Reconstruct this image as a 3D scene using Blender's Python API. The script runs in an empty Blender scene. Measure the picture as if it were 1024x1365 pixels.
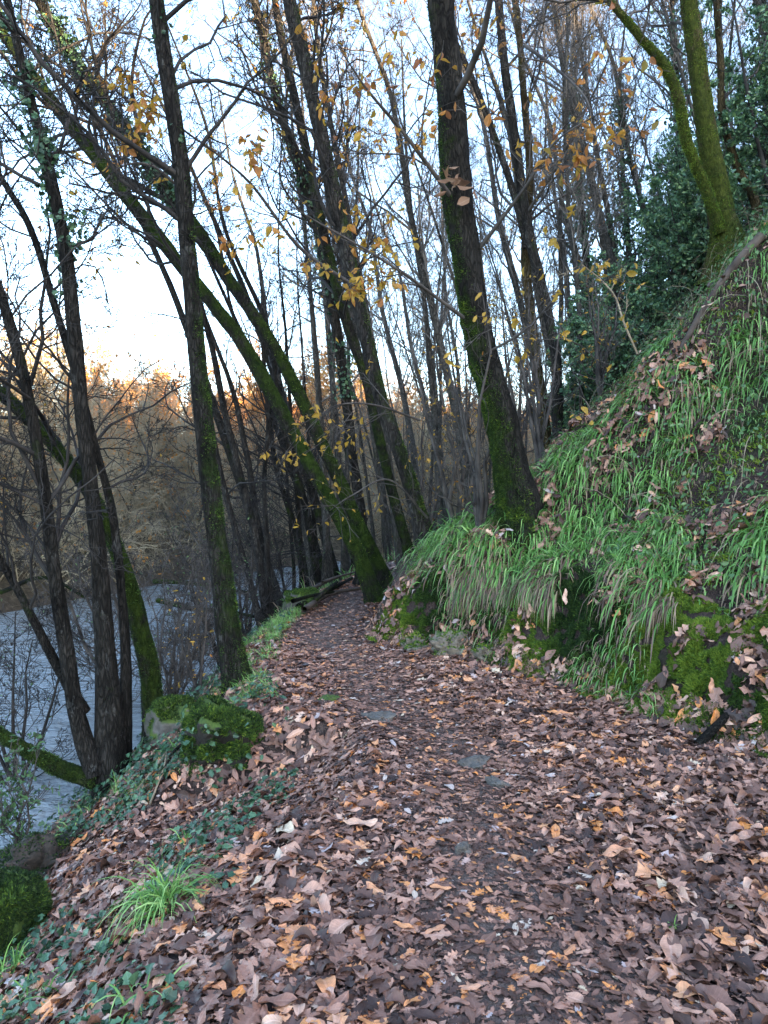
import bpy, math
import numpy as np
from mathutils import Vector, Euler

# ------------------------------------------------------------------ camera, sky, sun, exposure
SC = bpy.context.scene
COL = SC.collection
FPX, PITCH, CAMZ = 986.0, math.atan(32.5 / 986.0), 1.6
cd = bpy.data.cameras.new('camera')
cam = bpy.data.objects.new('camera', cd)
COL.objects.link(cam)
cam.location = (0, 0, CAMZ)
cam.rotation_euler = (math.pi / 2 - PITCH, 0, 0)
cd.sensor_fit = 'HORIZONTAL'
cd.sensor_width = 36.0
cd.lens = 36.0 * FPX / 1024.0
cd.clip_end = 2000
cd.clip_start = 0.05
SC.camera = cam

SUN_EL, SUN_ROT = 17.8, 131.0
world = bpy.data.worlds.new('World')
SC.world = world
world.use_nodes = True
wn, wl = world.node_tree.nodes, world.node_tree.links
sky = wn.new('ShaderNodeTexSky')
sky.sky_type = 'NISHITA'
sky.sun_disc = False
sky.sun_elevation = math.radians(SUN_EL)
sky.sun_rotation = math.radians(SUN_ROT)
sky.air_density = 1.0
sky.dust_density = 1.0
sky.ozone_density = 1.0
bg = wn['Background']
wl.new(sky.outputs[0], bg.inputs[0])
bg.inputs[1].default_value = 0.15

sd = bpy.data.lights.new('sun', 'SUN')
sd.energy = 5.0
sd.angle = math.radians(0.5)
sd.color = (1.0, 0.72, 0.42)
sun = bpy.data.objects.new('sun', sd)
COL.objects.link(sun)
e, a = math.radians(SUN_EL), math.radians(SUN_ROT)
sdir = Vector((math.cos(e) * math.sin(a), math.cos(e) * math.cos(a), math.sin(e)))
sun.rotation_euler = sdir.to_track_quat('Z', 'Y').to_euler()

SC.view_settings.view_transform = 'Standard'
SC.view_settings.look = 'None'
SC.view_settings.gamma = 1
SC.view_settings.exposure = 2.9
SC.cycles.max_bounces = 5
SC.cycles.diffuse_bounces = 2
SC.cycles.glossy_bounces = 2
SC.cycles.transmission_bounces = 2
SC.cycles.transparent_max_bounces = 4
SC.cycles.use_denoising = True

# ------------------------------------------------------------------ numeric helpers
def nrm(v):
    return v / np.maximum(np.linalg.norm(v, axis=-1, keepdims=True), 1e-9)

_tab = np.random.default_rng(5).random((32, 32, 32)) * 2 - 1
def vn(p):
    p = np.asarray(p, float)
    i = np.floor(p).astype(int); f = p - i; f = f * f * (3 - 2 * f)
    r = 0
    for dx in (0, 1):
        for dy in (0, 1):
            for dz in (0, 1):
                w = (f[..., 0] if dx else 1 - f[..., 0]) * (f[..., 1] if dy else 1 - f[..., 1]) * (f[..., 2] if dz else 1 - f[..., 2])
                r = r + w * _tab[(i[..., 0] + dx) & 31, (i[..., 1] + dy) & 31, (i[..., 2] + dz) & 31]
    return r
def fbm(p, o=4):
    p = np.asarray(p, float); r = 0; a = .5
    for k in range(o):
        r = r + a * vn(p * 2 ** k + k * 7.3); a *= .5
    return r
def fbm2(x, y, s, o=4, z=0.0):
    return fbm(np.stack([x * s, y * s, np.zeros_like(x) + z], -1), o)
def sstep(a, b, x):
    t = np.clip((x - a) / (b - a), 0, 1)
    return t * t * (3 - 2 * t)

# ------------------------------------------------------------------ terrain
_Y = np.arange(-150, 260, .1)
def table(pts, sm):
    p = np.array(pts, float)
    v = np.interp(_Y, p[:, 0], p[:, 1])
    n = int(sm / .1) * 3
    k = np.exp(-.5 * (np.arange(-n, n + 1) * .1 / sm) ** 2); k /= k.sum()
    return np.convolve(np.pad(v, n, 'edge'), k, 'valid')
XB = table([(-150, 20), (-20, 9), (-5, 6.6), (1, 4.4), (3, 2.85), (4.5, 1.98), (5.95, 1.22), (6.9, .68), (7.4, .05), (7.9, -.22), (9, -.1), (10.5, .2), (13, 1.2), (18, 3.4), (30, 10), (40, 18), (60, 42), (260, 160)], .16)
XL = table([(-150, 3), (-20, 1), (1, -.5), (3, -.45), (4, -.35), (4.8, -.38), (5.4, -.75), (6.3, -1.05), (8, -1.15), (9.3, -1.1), (11, -.95), (13, -.5), (18, .8), (30, 6), (40, 13), (60, 36), (260, 150)], .16)
XW = table([(-150, -8), (-20, -4), (1, -3.0), (3, -2.95), (5.5, -2.85), (6.7, -2.75), (8, -2.7), (10, -2.55), (12.5, -2.6), (18, -2.3), (22, -1.6), (30, 2), (40, 9), (60, 30), (260, 140)], .3)
HS = np.array([(-1, 0), (0, 0), (.12, .22), (.28, .5), (.45, .7), (.8, .9), (1.45, 1.36), (2.6, 2.45), (4.3, 4.3), (6, 6.0), (10, 9.8), (20, 18), (35, 26), (60, 30), (160, 33)])
FU = np.array([(-1, 0), (0, 0), (.15, .07), (.35, .28), (.6, .6), (.8, .84), (1, 1.0), (1.15, 1.25), (1.4, 1.5), (9, 1.55)])
FAR = np.array([(-60, -60), (-34, -25), (-20, -2), (-13, 9), (-8.6, 16), (-6.2, 22), (-2.5, 27), (3, 33.5), (12, 43), (30, 58), (70, 95), (170, 180)], float)
ZW = -1.2
def fardist(x, y):
    best = np.full(x.shape, 1e9); sg = np.ones(x.shape)
    for (ax, ay), (bx, by) in zip(FAR[:-1], FAR[1:]):
        dx, dy = bx - ax, by - ay; L2 = dx * dx + dy * dy
        t = np.clip(((x - ax) * dx + (y - ay) * dy) / L2, 0, 1)
        d = np.hypot(x - ax - t * dx, y - ay - t * dy)
        c = dx * (y - ay) - dy * (x - ax)
        m = d < best - 1e-9
        best = np.where(m, d, best); sg = np.where(m, np.sign(c), sg)
    return best * sg
FH = np.array([(-3, -2.0), (0, -1.25), (.5, -.9), (2, -.3), (10, .9), (25, 2.8), (45, 6.3), (80, 9.5), (200, 13)])
def par(x, y):
    xb, xl, xw = np.interp(y, _Y, XB), np.interp(y, _Y, XL), np.interp(y, _Y, XW)
    return xb, xl, xw
def height(x, y):
    x = np.asarray(x, float); y = np.asarray(y, float)
    x, y = np.broadcast_arrays(x, y)
    xb, xl, xw = par(x, y)
    nb = fbm2(x, y, 1.7, 3, 3.1)
    s = (x - xb) + .18 * nb * sstep(2, 4, y)
    h = np.interp(s, HS[:, 0], HS[:, 1])
    h = h * (1 + .07 * sstep(-1, -14, y) * sstep(12, 24, s))  # out-of-view ridge raised to keep the sun off the near treetops
    onb = sstep(.05, .6, s)
    h = h + onb * (.19 * fbm2(x, y, 2.6, 4) + .55 * fbm2(x, y, .7, 2, 9.) * sstep(1.2, 4, s))
    # mossy cushions on the low face
    face = sstep(0, .1, s) * (1 - sstep(.5, .8, s))
    h = h + face * (.10 * fbm2(x, y, 6, 3, 2.) + .05 * fbm2(x, y, 17, 2, 3.))
    u = (xl - x + .10 * fbm2(x, y, 2.1, 3, 5.)) / np.maximum(xl - xw, .3)
    g = 1.25 * np.interp(u, FU[:, 0], FU[:, 1])
    h = h - g
    mid = (1 - onb)
    h = h + mid * (.02 * fbm2(x, y, 2.5, 3, 1.) + .012 * fbm2(x, y, 9, 2, 6.) + .05 * sstep(.1, .7, u) * fbm2(x, y, 3.5, 3, 4.))
    # leaves drift up against the bank
    h = h + .05 * sstep(-1.0, 0, x - xb) * (1 - sstep(0, .2, s)) * (1 - sstep(7, 7.6, y)) * sstep(1, 2, xb - xl)
    # worn dip down the middle of the path
    pc = (xl + xb) / 2 - .2
    h = h - .035 * np.exp(-((x - pc) / .45) ** 2)
    h = h - .20 * sstep(4.98, 4.88, y) * sstep(3.5, 4.7, y) * sstep(-1.7, -1.2, x) * (1 - sstep(-.45, -.1, x)) * (1 + .4 * fbm2(x, y, 6, 2, 12.))
    D = fardist(x, y)
    hf = np.interp(D, FH[:, 0], FH[:, 1]) + .5 * sstep(3, 12, D) * fbm2(x, y, .12, 3, 8.)
    return np.maximum(np.maximum(h, -1.75), hf)
def normal_at(x, y, e=.03):
    hx = (height(x + e, y) - height(x - e, y)) / (2 * e)
    hy = (height(x, y + e) - height(x, y - e)) / (2 * e)
    return nrm(np.stack([-hx, -hy, np.ones_like(hx)], -1))

def ray(px, py):
    f = np.array([0, math.cos(PITCH), -math.sin(PITCH)]); u = np.array([0, math.sin(PITCH), math.cos(PITCH)])
    r = f + (px - 512) / FPX * np.array([1., 0, 0]) + (682.5 - py) / FPX * u
    return r / r[1]
def at(px, py, d):
    return np.array([0, 0, CAMZ]) + ray(px, py) * d
def hit(px, py, dmin=1.5, dmax=90):
    d = np.arange(dmin, dmax, .02)
    p = np.array([0, 0, CAMZ]) + ray(px, py)[None] * d[:, None]
    k = np.argmax(p[:, 2] < height(p[:, 0], p[:, 1]))
    if k == 0: k = len(d) - 1
    return p[k]

# ------------------------------------------------------------------ mesh helpers
def mesh(name, V, F, mat, attrs=None, smooth=True):
    """V (n,3); F list of (k,3) / (k,4) index arrays"""
    if not isinstance(F, (list, tuple)): F = [F]
    F = [f for f in F if len(f)]
    me = bpy.data.meshes.new(name)
    V = np.ascontiguousarray(V, np.float32)
    me.vertices.add(len(V)); me.vertices.foreach_set('co', V.ravel())
    loops = np.concatenate([f.ravel() for f in F]).astype(np.int32)
    sizes = np.concatenate([np.full(len(f), f.shape[1]) for f in F]).astype(np.int32)
    me.loops.add(len(loops)); me.loops.foreach_set('vertex_index', loops)
    me.polygons.add(len(sizes))
    st = np.concatenate([[0], np.cumsum(sizes)[:-1]]).astype(np.int32)
    me.polygons.foreach_set('loop_start', st)
    me.polygons.foreach_set('loop_total', sizes)
    me.polygons.foreach_set('use_smooth', np.full(len(sizes), smooth))
    for k, v in (attrs or {}).items():
        at_ = me.attributes.new(k, 'FLOAT', 'POINT'); at_.data.foreach_set('value', np.ascontiguousarray(v, np.float32).ravel())
    me.update(calc_edges=True)
    if mat: me.materials.append(mat)
    return me
def obj(name, me, parent=None, loc=None):
    o = bpy.data.objects.new(name, me); COL.objects.link(o)
    if parent: o.parent = parent
    if loc is not None: o.location = loc
    return o
def empty(name, label, cat, loc, group=None):
    o = bpy.data.objects.new(name, None); COL.objects.link(o); o.location = tuple(loc)
    o.empty_display_size = .2
    o['label'] = label; o['category'] = cat
    if group: o['group'] = group
    return o
def tag(o, label=None, cat=None, group=None, kind=None):
    if label: o['label'] = label
    if cat: o['category'] = cat
    if group: o['group'] = group
    if kind: o['kind'] = kind
    return o
def cat_m(parts):
    """merge [(V, [F...], attrs)]"""
    Vs, Fs, A, n = [], [], {}, 0
    for V, F, at_ in parts:
        if len(V) == 0: continue
        Vs.append(V)
        for f in (F if isinstance(F, list) else [F]): Fs.append(f + n)
        for k, v in at_.items(): A.setdefault(k, []).append(v)
        n += len(V)
    return np.concatenate(Vs), Fs, {k: np.concatenate(v) for k, v in A.items()}

def tubes(P, R, sides, wob=None):
    """P (N,m,3) R (N,m) -> V, F"""
    N, m, _ = P.shape
    T = nrm(np.gradient(P, axis=1))
    mt = nrm(P[:, -1] - P[:, 0])
    ref = np.zeros((N, 3)); ref[np.arange(N), np.argmin(np.abs(mt), 1)] = 1
    b1 = nrm(np.cross(T, ref[:, None])); b2 = np.cross(T, b1)
    an = np.arange(sides) * 2 * np.pi / sides
    rr = R[:, :, None] * np.ones(sides)
    if wob is not None: rr = rr * wob
    V = P[:, :, None] + rr[..., None] * (np.cos(an)[:, None] * b1[:, :, None] + np.sin(an)[:, None] * b2[:, :, None])
    base = (np.arange(N) * m * sides)[:, None, None]
    i = np.arange(m - 1)[None, :, None] * sides; j = np.arange(sides)[None, None]; j2 = (j + 1) % sides
    F = np.stack([base + i + j, base + i + j2, base + i + sides + j2, base + i + sides + j], -1).reshape(-1, 4)
    return V.reshape(-1, 3), F

def spline(pts, n):
    """Catmull-Rom through rows of pts, n samples evenly in arc length"""
    p = np.asarray(pts, float)
    p = np.vstack([2 * p[0] - p[1], p, 2 * p[-1] - p[-2]])
    out = []
    for i in range(1, len(p) - 2):
        t = np.linspace(0, 1, 24, endpoint=False)[:, None]
        a_, b_, c_, d_ = p[i - 1], p[i], p[i + 1], p[i + 2]
        out.append(.5 * (2 * b_ + (c_ - a_) * t + (2 * a_ - 5 * b_ + 4 * c_ - d_) * t ** 2 + (-a_ + 3 * b_ - 3 * c_ + d_) * t ** 3))
    q = np.vstack(out + [p[-2][None]])
    L = np.concatenate([[0], np.cumsum(np.linalg.norm(np.diff(q[:, :3], axis=0), axis=1))])
    s = np.linspace(0, L[-1], n)
    return np.stack([np.interp(s, L, q[:, k]) for k in range(q.shape[1])], -1), s

def grow(rng, P, R, n, length, ang, m=6, wob=.25, up=.1, tr=(.25, 1), rr=.55, tip=.35, rmin=.0032):
    """children of every parent polyline; length in metres or ('rel', f)"""
    N, M, _ = P.shape
    K = int(round(N * n))
    if K == 0: return np.zeros((0, m, 3)), np.zeros((0, m))
    par_ = rng.permutation(np.tile(np.arange(N), int(np.ceil(n)) + 1))[:K] if n < 1 else np.concatenate([np.repeat(np.arange(N), int(n)), rng.integers(0, N, K - N * int(n))])
    K = len(par_)
    t = rng.uniform(tr[0], tr[1], K)
    x = t * (M - 1); i = np.minimum(x.astype(int), M - 2); f = (x - i)[:, None]
    pos = P[par_, i] * (1 - f) + P[par_, i + 1] * f
    T = nrm(P[par_, i + 1] - P[par_, i])
    r0 = R[par_, i] * (1 - f[:, 0]) + R[par_, i + 1] * f[:, 0]
    if isinstance(length, tuple):
        Lp = np.linalg.norm(np.diff(P, axis=1), axis=2).sum(1)[par_]
        L = Lp * length[1] * rng.uniform(.55, 1.25, K) * (1.15 - .6 * t)
    else:
        L = length * rng.uniform(.5, 1.25, K) * (1.25 - .6 * t)
    v = rng.normal(size=(K, 3)); v -= (v * T).sum(1, keepdims=True) * T; v = nrm(v)
    a_ = np.radians(rng.uniform(ang[0], ang[1], K))[:, None]
    d = np.cos(a_) * T + np.sin(a_) * v
    out = [pos]; drift = rng.normal(size=(K, 3)) * wob * .5
    for k in range(m - 1):
        d = nrm(d + wob * rng.normal(size=(K, 3)) + drift * .4 + np.array([0, 0, up]))
        pos = pos + d * (L / (m - 1))[:, None]; out.append(pos)
    CP = np.stack(out, 1)
    rs = np.clip(np.minimum(r0 * rr * rng.uniform(.6, 1.1, K), .013 * L + .002), rmin, None)
    CR = rs[:, None] * np.linspace(1, tip, m)[None]
    return CP, np.maximum(CR, rmin * .7)

def instance(T, pos, X, Y, Z, sc, extra=None):
    """T = dict(V, F list, attrs) template; pos (n,3); X,Y,Z axes (n,3); sc (n,) or (n,3)"""
    V0 = T['V']; n, k = len(pos), len(V0)
    sc = np.asarray(sc, float)
    if sc.ndim == 1: sc = np.repeat(sc[:, None], 3, 1)
    W = (V0[None, :, 0:1] * sc[:, None, 0:1] * X[:, None] + V0[None, :, 1:2] * sc[:, None, 1:2] * Y[:, None] + V0[None, :, 2:3] * sc[:, None, 2:3] * Z[:, None]) + pos[:, None]
    F = [(f[None] + (np.arange(n) * k)[:, None, None]).reshape(-1, f.shape[1]) for f in T['F']]
    at_ = {a_: np.tile(v, n) for a_, v in T.get('A', {}).items()}
    for a_, v in (extra or {}).items(): at_[a_] = np.repeat(v, k)
    return W.reshape(-1, 3), F, at_

def frames(rng, Zax, spin=None):
    """random heading about Z axis rows"""
    n = len(Zax)
    v = rng.normal(size=(n, 3)) if spin is None else spin
    v = v - (v * Zax).sum(1, keepdims=True) * Zax
    Yx = nrm(v); Xx = np.cross(Yx, Zax)
    return Xx, Yx, Zax

# ------------------------------------------------------------------ leaf templates
def leaf_tpl(kind, rng, rows=7, curl=.35, fold=.25, wave=.06):
    t = np.linspace(0, 1, rows)
    if kind == 'chestnut': w = .15 * np.sin(np.pi * np.clip(t, .0, 1) ** .85) ** .75 * (1 + .10 * (np.arange(rows) % 2))
    elif kind == 'oak': w = (.12 + .2 * t) * np.sin(np.pi * t ** .8) ** .45 * (1 + .42 * np.cos(np.arange(rows) * np.pi))
    elif kind == 'beech': w = .29 * np.sin(np.pi * t ** .9) ** .8
    elif kind == 'ivy': w = .45 * np.array([.05, 1.0, .62, .8, .42, .03])[:rows] if rows == 6 else .35 * np.sin(np.pi * t ** .6)
    else: w = .22 * np.sin(np.pi * t) ** .8
    w = np.maximum(w, .006)
    side = np.array([-1., -.5, 0, .5, 1])
    if rows <= 5: side = np.array([-1., 0, 1])
    c = rng.normal() * curl; tw = rng.normal() * .15 * (curl > .1); ph = rng.uniform(0, 6.28, 2); fo = fold * rng.uniform(.3, 1.6) * (1 if rng.random() < .75 else -1)
    V, U, L = [], [], []
    th = c * 2.2 * (t - .5) + .2 * rng.normal() * (t - .5) ** 2
    dy = np.concatenate([[0], np.cumsum(np.cos((th[1:] + th[:-1]) / 2) / (rows - 1))])
    dz = np.concatenate([[0], np.cumsum(np.sin((th[1:] + th[:-1]) / 2) / (rows - 1))])
    for i in range(rows):
        for s in side:
            x = s * w[i]
            z = abs(s) * w[i] * fo * 1.6 + wave * math.sin(ph[0] + 9 * t[i] + 2.5 * s) * abs(s) + tw * (t[i] - .5) * x
            V.append((x, dy[i] - .5, dz[i] - dz.mean() + z)); U.append(s); L.append(t[i])
    k = len(side); F = []
    for i in range(rows - 1):
        for j in range(k - 1):
            F.append((i * k + j, i * k + j + 1, (i + 1) * k + j + 1, (i + 1) * k + j))
    return dict(V=np.array(V), F=[np.array(F)], A=dict(lu=np.array(U), lv=np.array(L)))
_r = np.random.default_rng(11)
L_NEAR = [leaf_tpl('chestnut', _r, 15, .32, .2) for _ in range(16)] + [leaf_tpl('oak', _r, 11, .25, .15, .07) for _ in range(14)] + [leaf_tpl('beech', _r, 9, .4, .3) for _ in range(3)] + [leaf_tpl('chestnut', _r, 15, .9, .6) for _ in range(3)]
L_MID = [leaf_tpl('chestnut', _r, 7, .4, .2) for _ in range(8)] + [leaf_tpl('oak', _r, 8, .25, .15) for _ in range(6)] + [leaf_tpl('beech', _r, 6, .35, .25) for _ in range(3)]
L_HANG = [leaf_tpl('chestnut', _r, 5, .35, .5, .05) for _ in range(4)] + [leaf_tpl('beech', _r, 5, .3, .4) for _ in range(3)]
L_GREEN = [leaf_tpl('beech', _r, 5, .2, .25, .03) for _ in range(4)]
L_IVY = [leaf_tpl('ivy', _r, 6, .15, .2, .04) for _ in range(5)]
L_FAR = [dict(V=np.array([(-.3, -.5, 0), (.3, -.5, .1), (.3, .5, 0), (-.3, .5, .1)]), F=[np.array([(0, 1, 2, 3)])], A=dict(lu=np.array([-1., 1, 1, -1]), lv=np.array([0., 0, 1, 1])))]

def scatter_leaves(rng, tpls, pos, nz, size, tilt=.35, rnd=None, spin=None):
    """lay leaves on normals nz with random tilt"""
    n = len(pos); Zx = nrm(nz + rng.normal(size=(n, 3)) * tilt)
    X, Y, Z = frames(rng, Zx, spin)
    rnd = rng.random(n) if rnd is None else rnd
    which = rng.integers(0, len(tpls), n); parts = []
    sc = np.asarray(size)
    for k, T in enumerate(tpls):
        m = which == k
        if m.any(): parts.append(instance(T, pos[m], X[m], Y[m], Z[m], np.stack([sc[m] * 1.0, sc[m], sc[m]], -1), dict(rnd=rnd[m])))
    return cat_m(parts)

# ------------------------------------------------------------------ materials
def newmat(name):
    m = bpy.data.materials.new(name); m.use_nodes = True
    nt = m.node_tree; b = nt.nodes['Principled BSDF']
    return m, nt, b
def N(nt, t, **kw):
    n = nt.nodes.new('ShaderNode' + t)
    for k, v in kw.items():
        if k in ('operation', 'blend_type', 'data_type', 'attribute_name', 'noise_dimensions', 'feature', 'wave_type', 'bands_direction'): setattr(n, k, v)
        else: n.inputs[k].default_value = v
    return n
def ramp(nt, stops, fac, interp='LINEAR'):
    r = nt.nodes.new('ShaderNodeValToRGB'); r.color_ramp.interpolation = interp
    el = r.color_ramp.elements
    while len(el) > 1: el.remove(el[-1])
    el[0].position = stops[0][0]; el[0].color = (*stops[0][1], 1)
    for p, c in stops[1:]:
        q = el.new(p); q.color = (*c, 1)
    nt.links.new(fac, r.inputs[0]); return r.outputs[0]
def mix(nt, f, a_, b_):
    m = nt.nodes.new('ShaderNodeMix'); m.data_type = 'RGBA'
    for s, v in ((m.inputs[0], f), (m.inputs[6], a_), (m.inputs[7], b_)):
        if hasattr(v, 'is_output'): nt.links.new(v, s)
        elif isinstance(v, tuple): s.default_value = (*v, 1)
        else: s.default_value = v
    return m.outputs[2]
def math_(nt, op, a_, b_=0.0, clamp=False):
    m = nt.nodes.new('ShaderNodeMath'); m.operation = op; m.use_clamp = clamp
    for s, v in ((m.inputs[0], a_), (m.inputs[1], b_)):
        if hasattr(v, 'is_output'): nt.links.new(v, s)
        else: s.default_value = v
    return m.outputs[0]
def noise(nt, scale, detail=4, rough=.6, sx=None, co='Object'):
    tc = nt.nodes.new('ShaderNodeTexCoord'); out = tc.outputs[co]
    if sx:
        mp = nt.nodes.new('ShaderNodeMapping'); mp.inputs['Scale'].default_value = sx
        nt.links.new(out, mp.inputs[0]); out = mp.outputs[0]
    n = nt.nodes.new('ShaderNodeTexNoise'); n.inputs['Scale'].default_value = scale
    n.inputs['Detail'].default_value = detail; n.inputs['Roughness'].default_value = rough
    nt.links.new(out, n.inputs['Vector']); return n.outputs[0]
def bump(nt, b, h, strength=.5, dist=.02):
    bp = nt.nodes.new('ShaderNodeBump'); bp.inputs['Strength'].default_value = strength; bp.inputs['Distance'].default_value = dist
    nt.links.new(h, bp.inputs['Height']); nt.links.new(bp.outputs[0], b.inputs['Normal'])
def attr(nt, name):
    n = nt.nodes.new('ShaderNodeAttribute'); n.attribute_name = name; return n.outputs['Fac']

def bark_mat(name, c1, c2, moss=(.035, .06, .012), moss2=(.085, .12, .018), amount=1.0, pale=(.22, .22, .19), palef=.0):
    m, nt, b = newmat(name)
    n1 = noise(nt, 9, 6, .65, (1, 1, .25)); n2 = noise(nt, 38, 4, .7, (1, 1, .22)); n3 = noise(nt, 3.0, 5, .7)
    col = ramp(nt, [(.32, c1), (.68, c2)], n1)
    n4 = noise(nt, 6.0, 5, .75, (1, 1, .6))
    col = mix(nt, math_(nt, 'MULTIPLY', math_(nt, 'GREATER_THAN', n4, .60), palef), col, pale)
    mc = ramp(nt, [(.3, moss), (.7, moss2)], noise(nt, 14, 5, .7))
    f = math_(nt, 'MULTIPLY', attr(nt, 'moss'), amount)
    f = math_(nt, 'ADD', f, math_(nt, 'MULTIPLY', math_(nt, 'SUBTRACT', n3, .5), 1.6))
    f = math_(nt, 'MULTIPLY', math_(nt, 'SUBTRACT', f, .38), 4.0, True)
    vo = nt.nodes.new('ShaderNodeTexVoronoi'); vo.feature = 'DISTANCE_TO_EDGE'; vo.inputs['Scale'].default_value = 1.0
    tc = nt.nodes.new('ShaderNodeTexCoord'); mp = nt.nodes.new('ShaderNodeMapping'); mp.inputs['Scale'].default_value = (34, 34, 8)
    vm = nt.nodes.new('ShaderNodeVectorMath'); vm.operation = 'MULTIPLY_ADD'; vm.inputs[1].default_value = (.22, .22, .3)
    nz_ = nt.nodes.new('ShaderNodeTexNoise'); nz_.inputs['Scale'].default_value = 12
    nt.links.new(nz_.outputs['Color'], vm.inputs[0]); nt.links.new(tc.outputs['Object'], vm.inputs[2])
    nt.links.new(vm.outputs[0], mp.inputs[0]); nt.links.new(mp.outputs[0], vo.inputs['Vector'])
    cr = math_(nt, 'MULTIPLY', vo.outputs['Distance'], 5.0, True)
    col = mix(nt, math_(nt, 'MAXIMUM', cr, .45), tuple(.25 * v for v in c1), col)
    nt.links.new(mix(nt, f, col, mc), b.inputs['Base Color'])
    b.inputs['Roughness'].default_value = .9
    b.inputs['Specular IOR Level'].default_value = .12
    h = math_(nt, 'ADD', math_(nt, 'ADD', math_(nt, 'MULTIPLY', n1, .6), n2), math_(nt, 'MULTIPLY', cr, .35))
    bump(nt, b, h, 1.0, .035)
    return m
M_BARK_DARK = bark_mat('bark_dark', (0.01035, 0.009487, 0.008625), (0.05865, 0.05347, 0.04657), (0.008625, 0.01725, 0.005175), (0.03795, 0.05865, 0.0138), pale=(0.1552, 0.1552, 0.1466), palef=.35, amount=.5)
M_BARK_MOSSY = bark_mat('bark_mossy', (0.0108, 0.0099, 0.009), (0.054, 0.0486, 0.0414), (0.0072, 0.0162, 0.0036), (0.0468, 0.0756, 0.0126), amount=.66)
M_BARK_RED = bark_mat('bark_grey', (0.0161, 0.01449, 0.01449), (0.09338, 0.08372, 0.07406), (0.00966, 0.02093, 0.00483), (0.0483, 0.07245, 0.01449), pale=(0.1932, 0.1932, 0.1851), palef=.4, amount=.6)
M_BARK_OLIVE = bark_mat('bark_olive', (.045, .034, .016), (.16, .12, .06), (.018, .028, .006), (.095, .11, .02), amount=.7)
M_BARK_FAR = bark_mat('bark_far', (0.054, 0.0504, 0.0444), (0.168, 0.156, 0.138), (0.03, 0.0432, 0.0144), (0.084, 0.108, 0.036), pale=(0.192, 0.192, 0.18), palef=.5, amount=.6)  # paled to stand in for haze over the background stems
def plain_bark(name, c1, c2):
    m, nt, b = newmat(name)
    nt.links.new(ramp(nt, [(.35, c1), (.65, c2)], noise(nt, 4, 3)), b.inputs['Base Color'])
    b.inputs['Roughness'].default_value = .8; b.inputs['Specular IOR Level'].default_value = .3
    return m
M_TWIG = plain_bark('twig', (0.0117, 0.0104, 0.0104), (0.0494, 0.0442, 0.0403))
M_TWIG_RED = plain_bark('twig_red', (.034, .029, .027), (.115, .10, .09))
M_TWIG_POLE = plain_bark('twig_pole', (0.072, 0.0648, 0.06), (0.228, 0.198, 0.174))  # pale grey stands in for distance haze on the twigs
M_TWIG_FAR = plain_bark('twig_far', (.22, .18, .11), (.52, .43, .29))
M_STRAW = plain_bark('straw', (.16, .12, .08), (.35, .28, .19))
M_DEAD = plain_bark('dead_wood', (.045, .032, .025), (.13, .10, .08))

def leaf_mat(name, stops, rough=.5, vein=.5, trans=.0, spec=.5, blotch=.35):
    m, nt, b = newmat(name)
    col = ramp(nt, stops, attr(nt, 'rnd'))
    lu, lv = attr(nt, 'lu'), attr(nt, 'lv')
    au = math_(nt, 'ABSOLUTE', lu)
    mid = math_(nt, 'LESS_THAN', au, .10)
    w = math_(nt, 'SINE', math_(nt, 'MULTIPLY', math_(nt, 'SUBTRACT', lv, math_(nt, 'MULTIPLY', au, .12)), 75.0))
    w = math_(nt, 'MULTIPLY', math_(nt, 'GREATER_THAN', w, .80), .45)
    v = math_(nt, 'MULTIPLY', math_(nt, 'MAXIMUM', mid, w), vein)
    bl = nt.nodes.new('ShaderNodeHueSaturation')
    n1 = noise(nt, 22, 5, .75)
    nt.links.new(math_(nt, 'ADD', 1 - blotch, math_(nt, 'MULTIPLY', n1, 2 * blotch)), bl.inputs['Value'])
    nt.links.new(col, bl.inputs['Color'])
    lt = nt.nodes.new('ShaderNodeHueSaturation'); lt.inputs['Value'].default_value = 1.7; lt.inputs['Saturation'].default_value = .8
    nt.links.new(bl.outputs[0], lt.inputs['Color'])
    c = mix(nt, v, bl.outputs[0], lt.outputs[0])
    nt.links.new(c, b.inputs['Base Color'])
    b.inputs['Roughness'].default_value = rough; b.inputs['Specular IOR Level'].default_value = spec
    bump(nt, b, math_(nt, 'ADD', math_(nt, 'MULTIPLY', v, .5), n1), .35, .004)
    if trans:
        tr = nt.nodes.new('ShaderNodeBsdfTranslucent'); nt.links.new(c, tr.inputs[0])
        ms = nt.nodes.new('ShaderNodeMixShader'); ms.inputs[0].default_value = trans
        nt.links.new(b.outputs[0], ms.inputs[1]); nt.links.new(tr.outputs[0], ms.inputs[2])
        nt.links.new(ms.outputs[0], nt.nodes['Material Output'].inputs[0])
    return m
M_LITTER = leaf_mat('leaf_litter', [(0, (0.03696, 0.02046, 0.01646)), (.2, (0.1122, 0.05729, 0.04189)), (.42, (0.2376, 0.12, 0.08378)), (.6, (0.3828, 0.1978, 0.1376)), (.74, (0.528, 0.2933, 0.202)), (.82, (0.66, 0.4228, 0.2992)), (.88, (0.66, 0.2319, 0.05236)), (.94, (0.4488, 0.3683, 0.359)), (1, (0.5808, 0.4365, 0.2872))], rough=.45, vein=.3, spec=.4, blotch=.7)
M_YELLOW = leaf_mat('autumn_leaf', [(0, (.42, .26, .03)), (.35, (.55, .33, .04)), (.6, (.48, .20, .04)), (.8, (.34, .13, .05)), (1, (.30, .36, .05))], rough=.5, trans=.45, vein=.3)
M_BROWNLEAF = leaf_mat('withered_leaf', [(0, (.20, .10, .06)), (1, (.40, .24, .14))], rough=.6, trans=.3, vein=.3)
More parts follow.
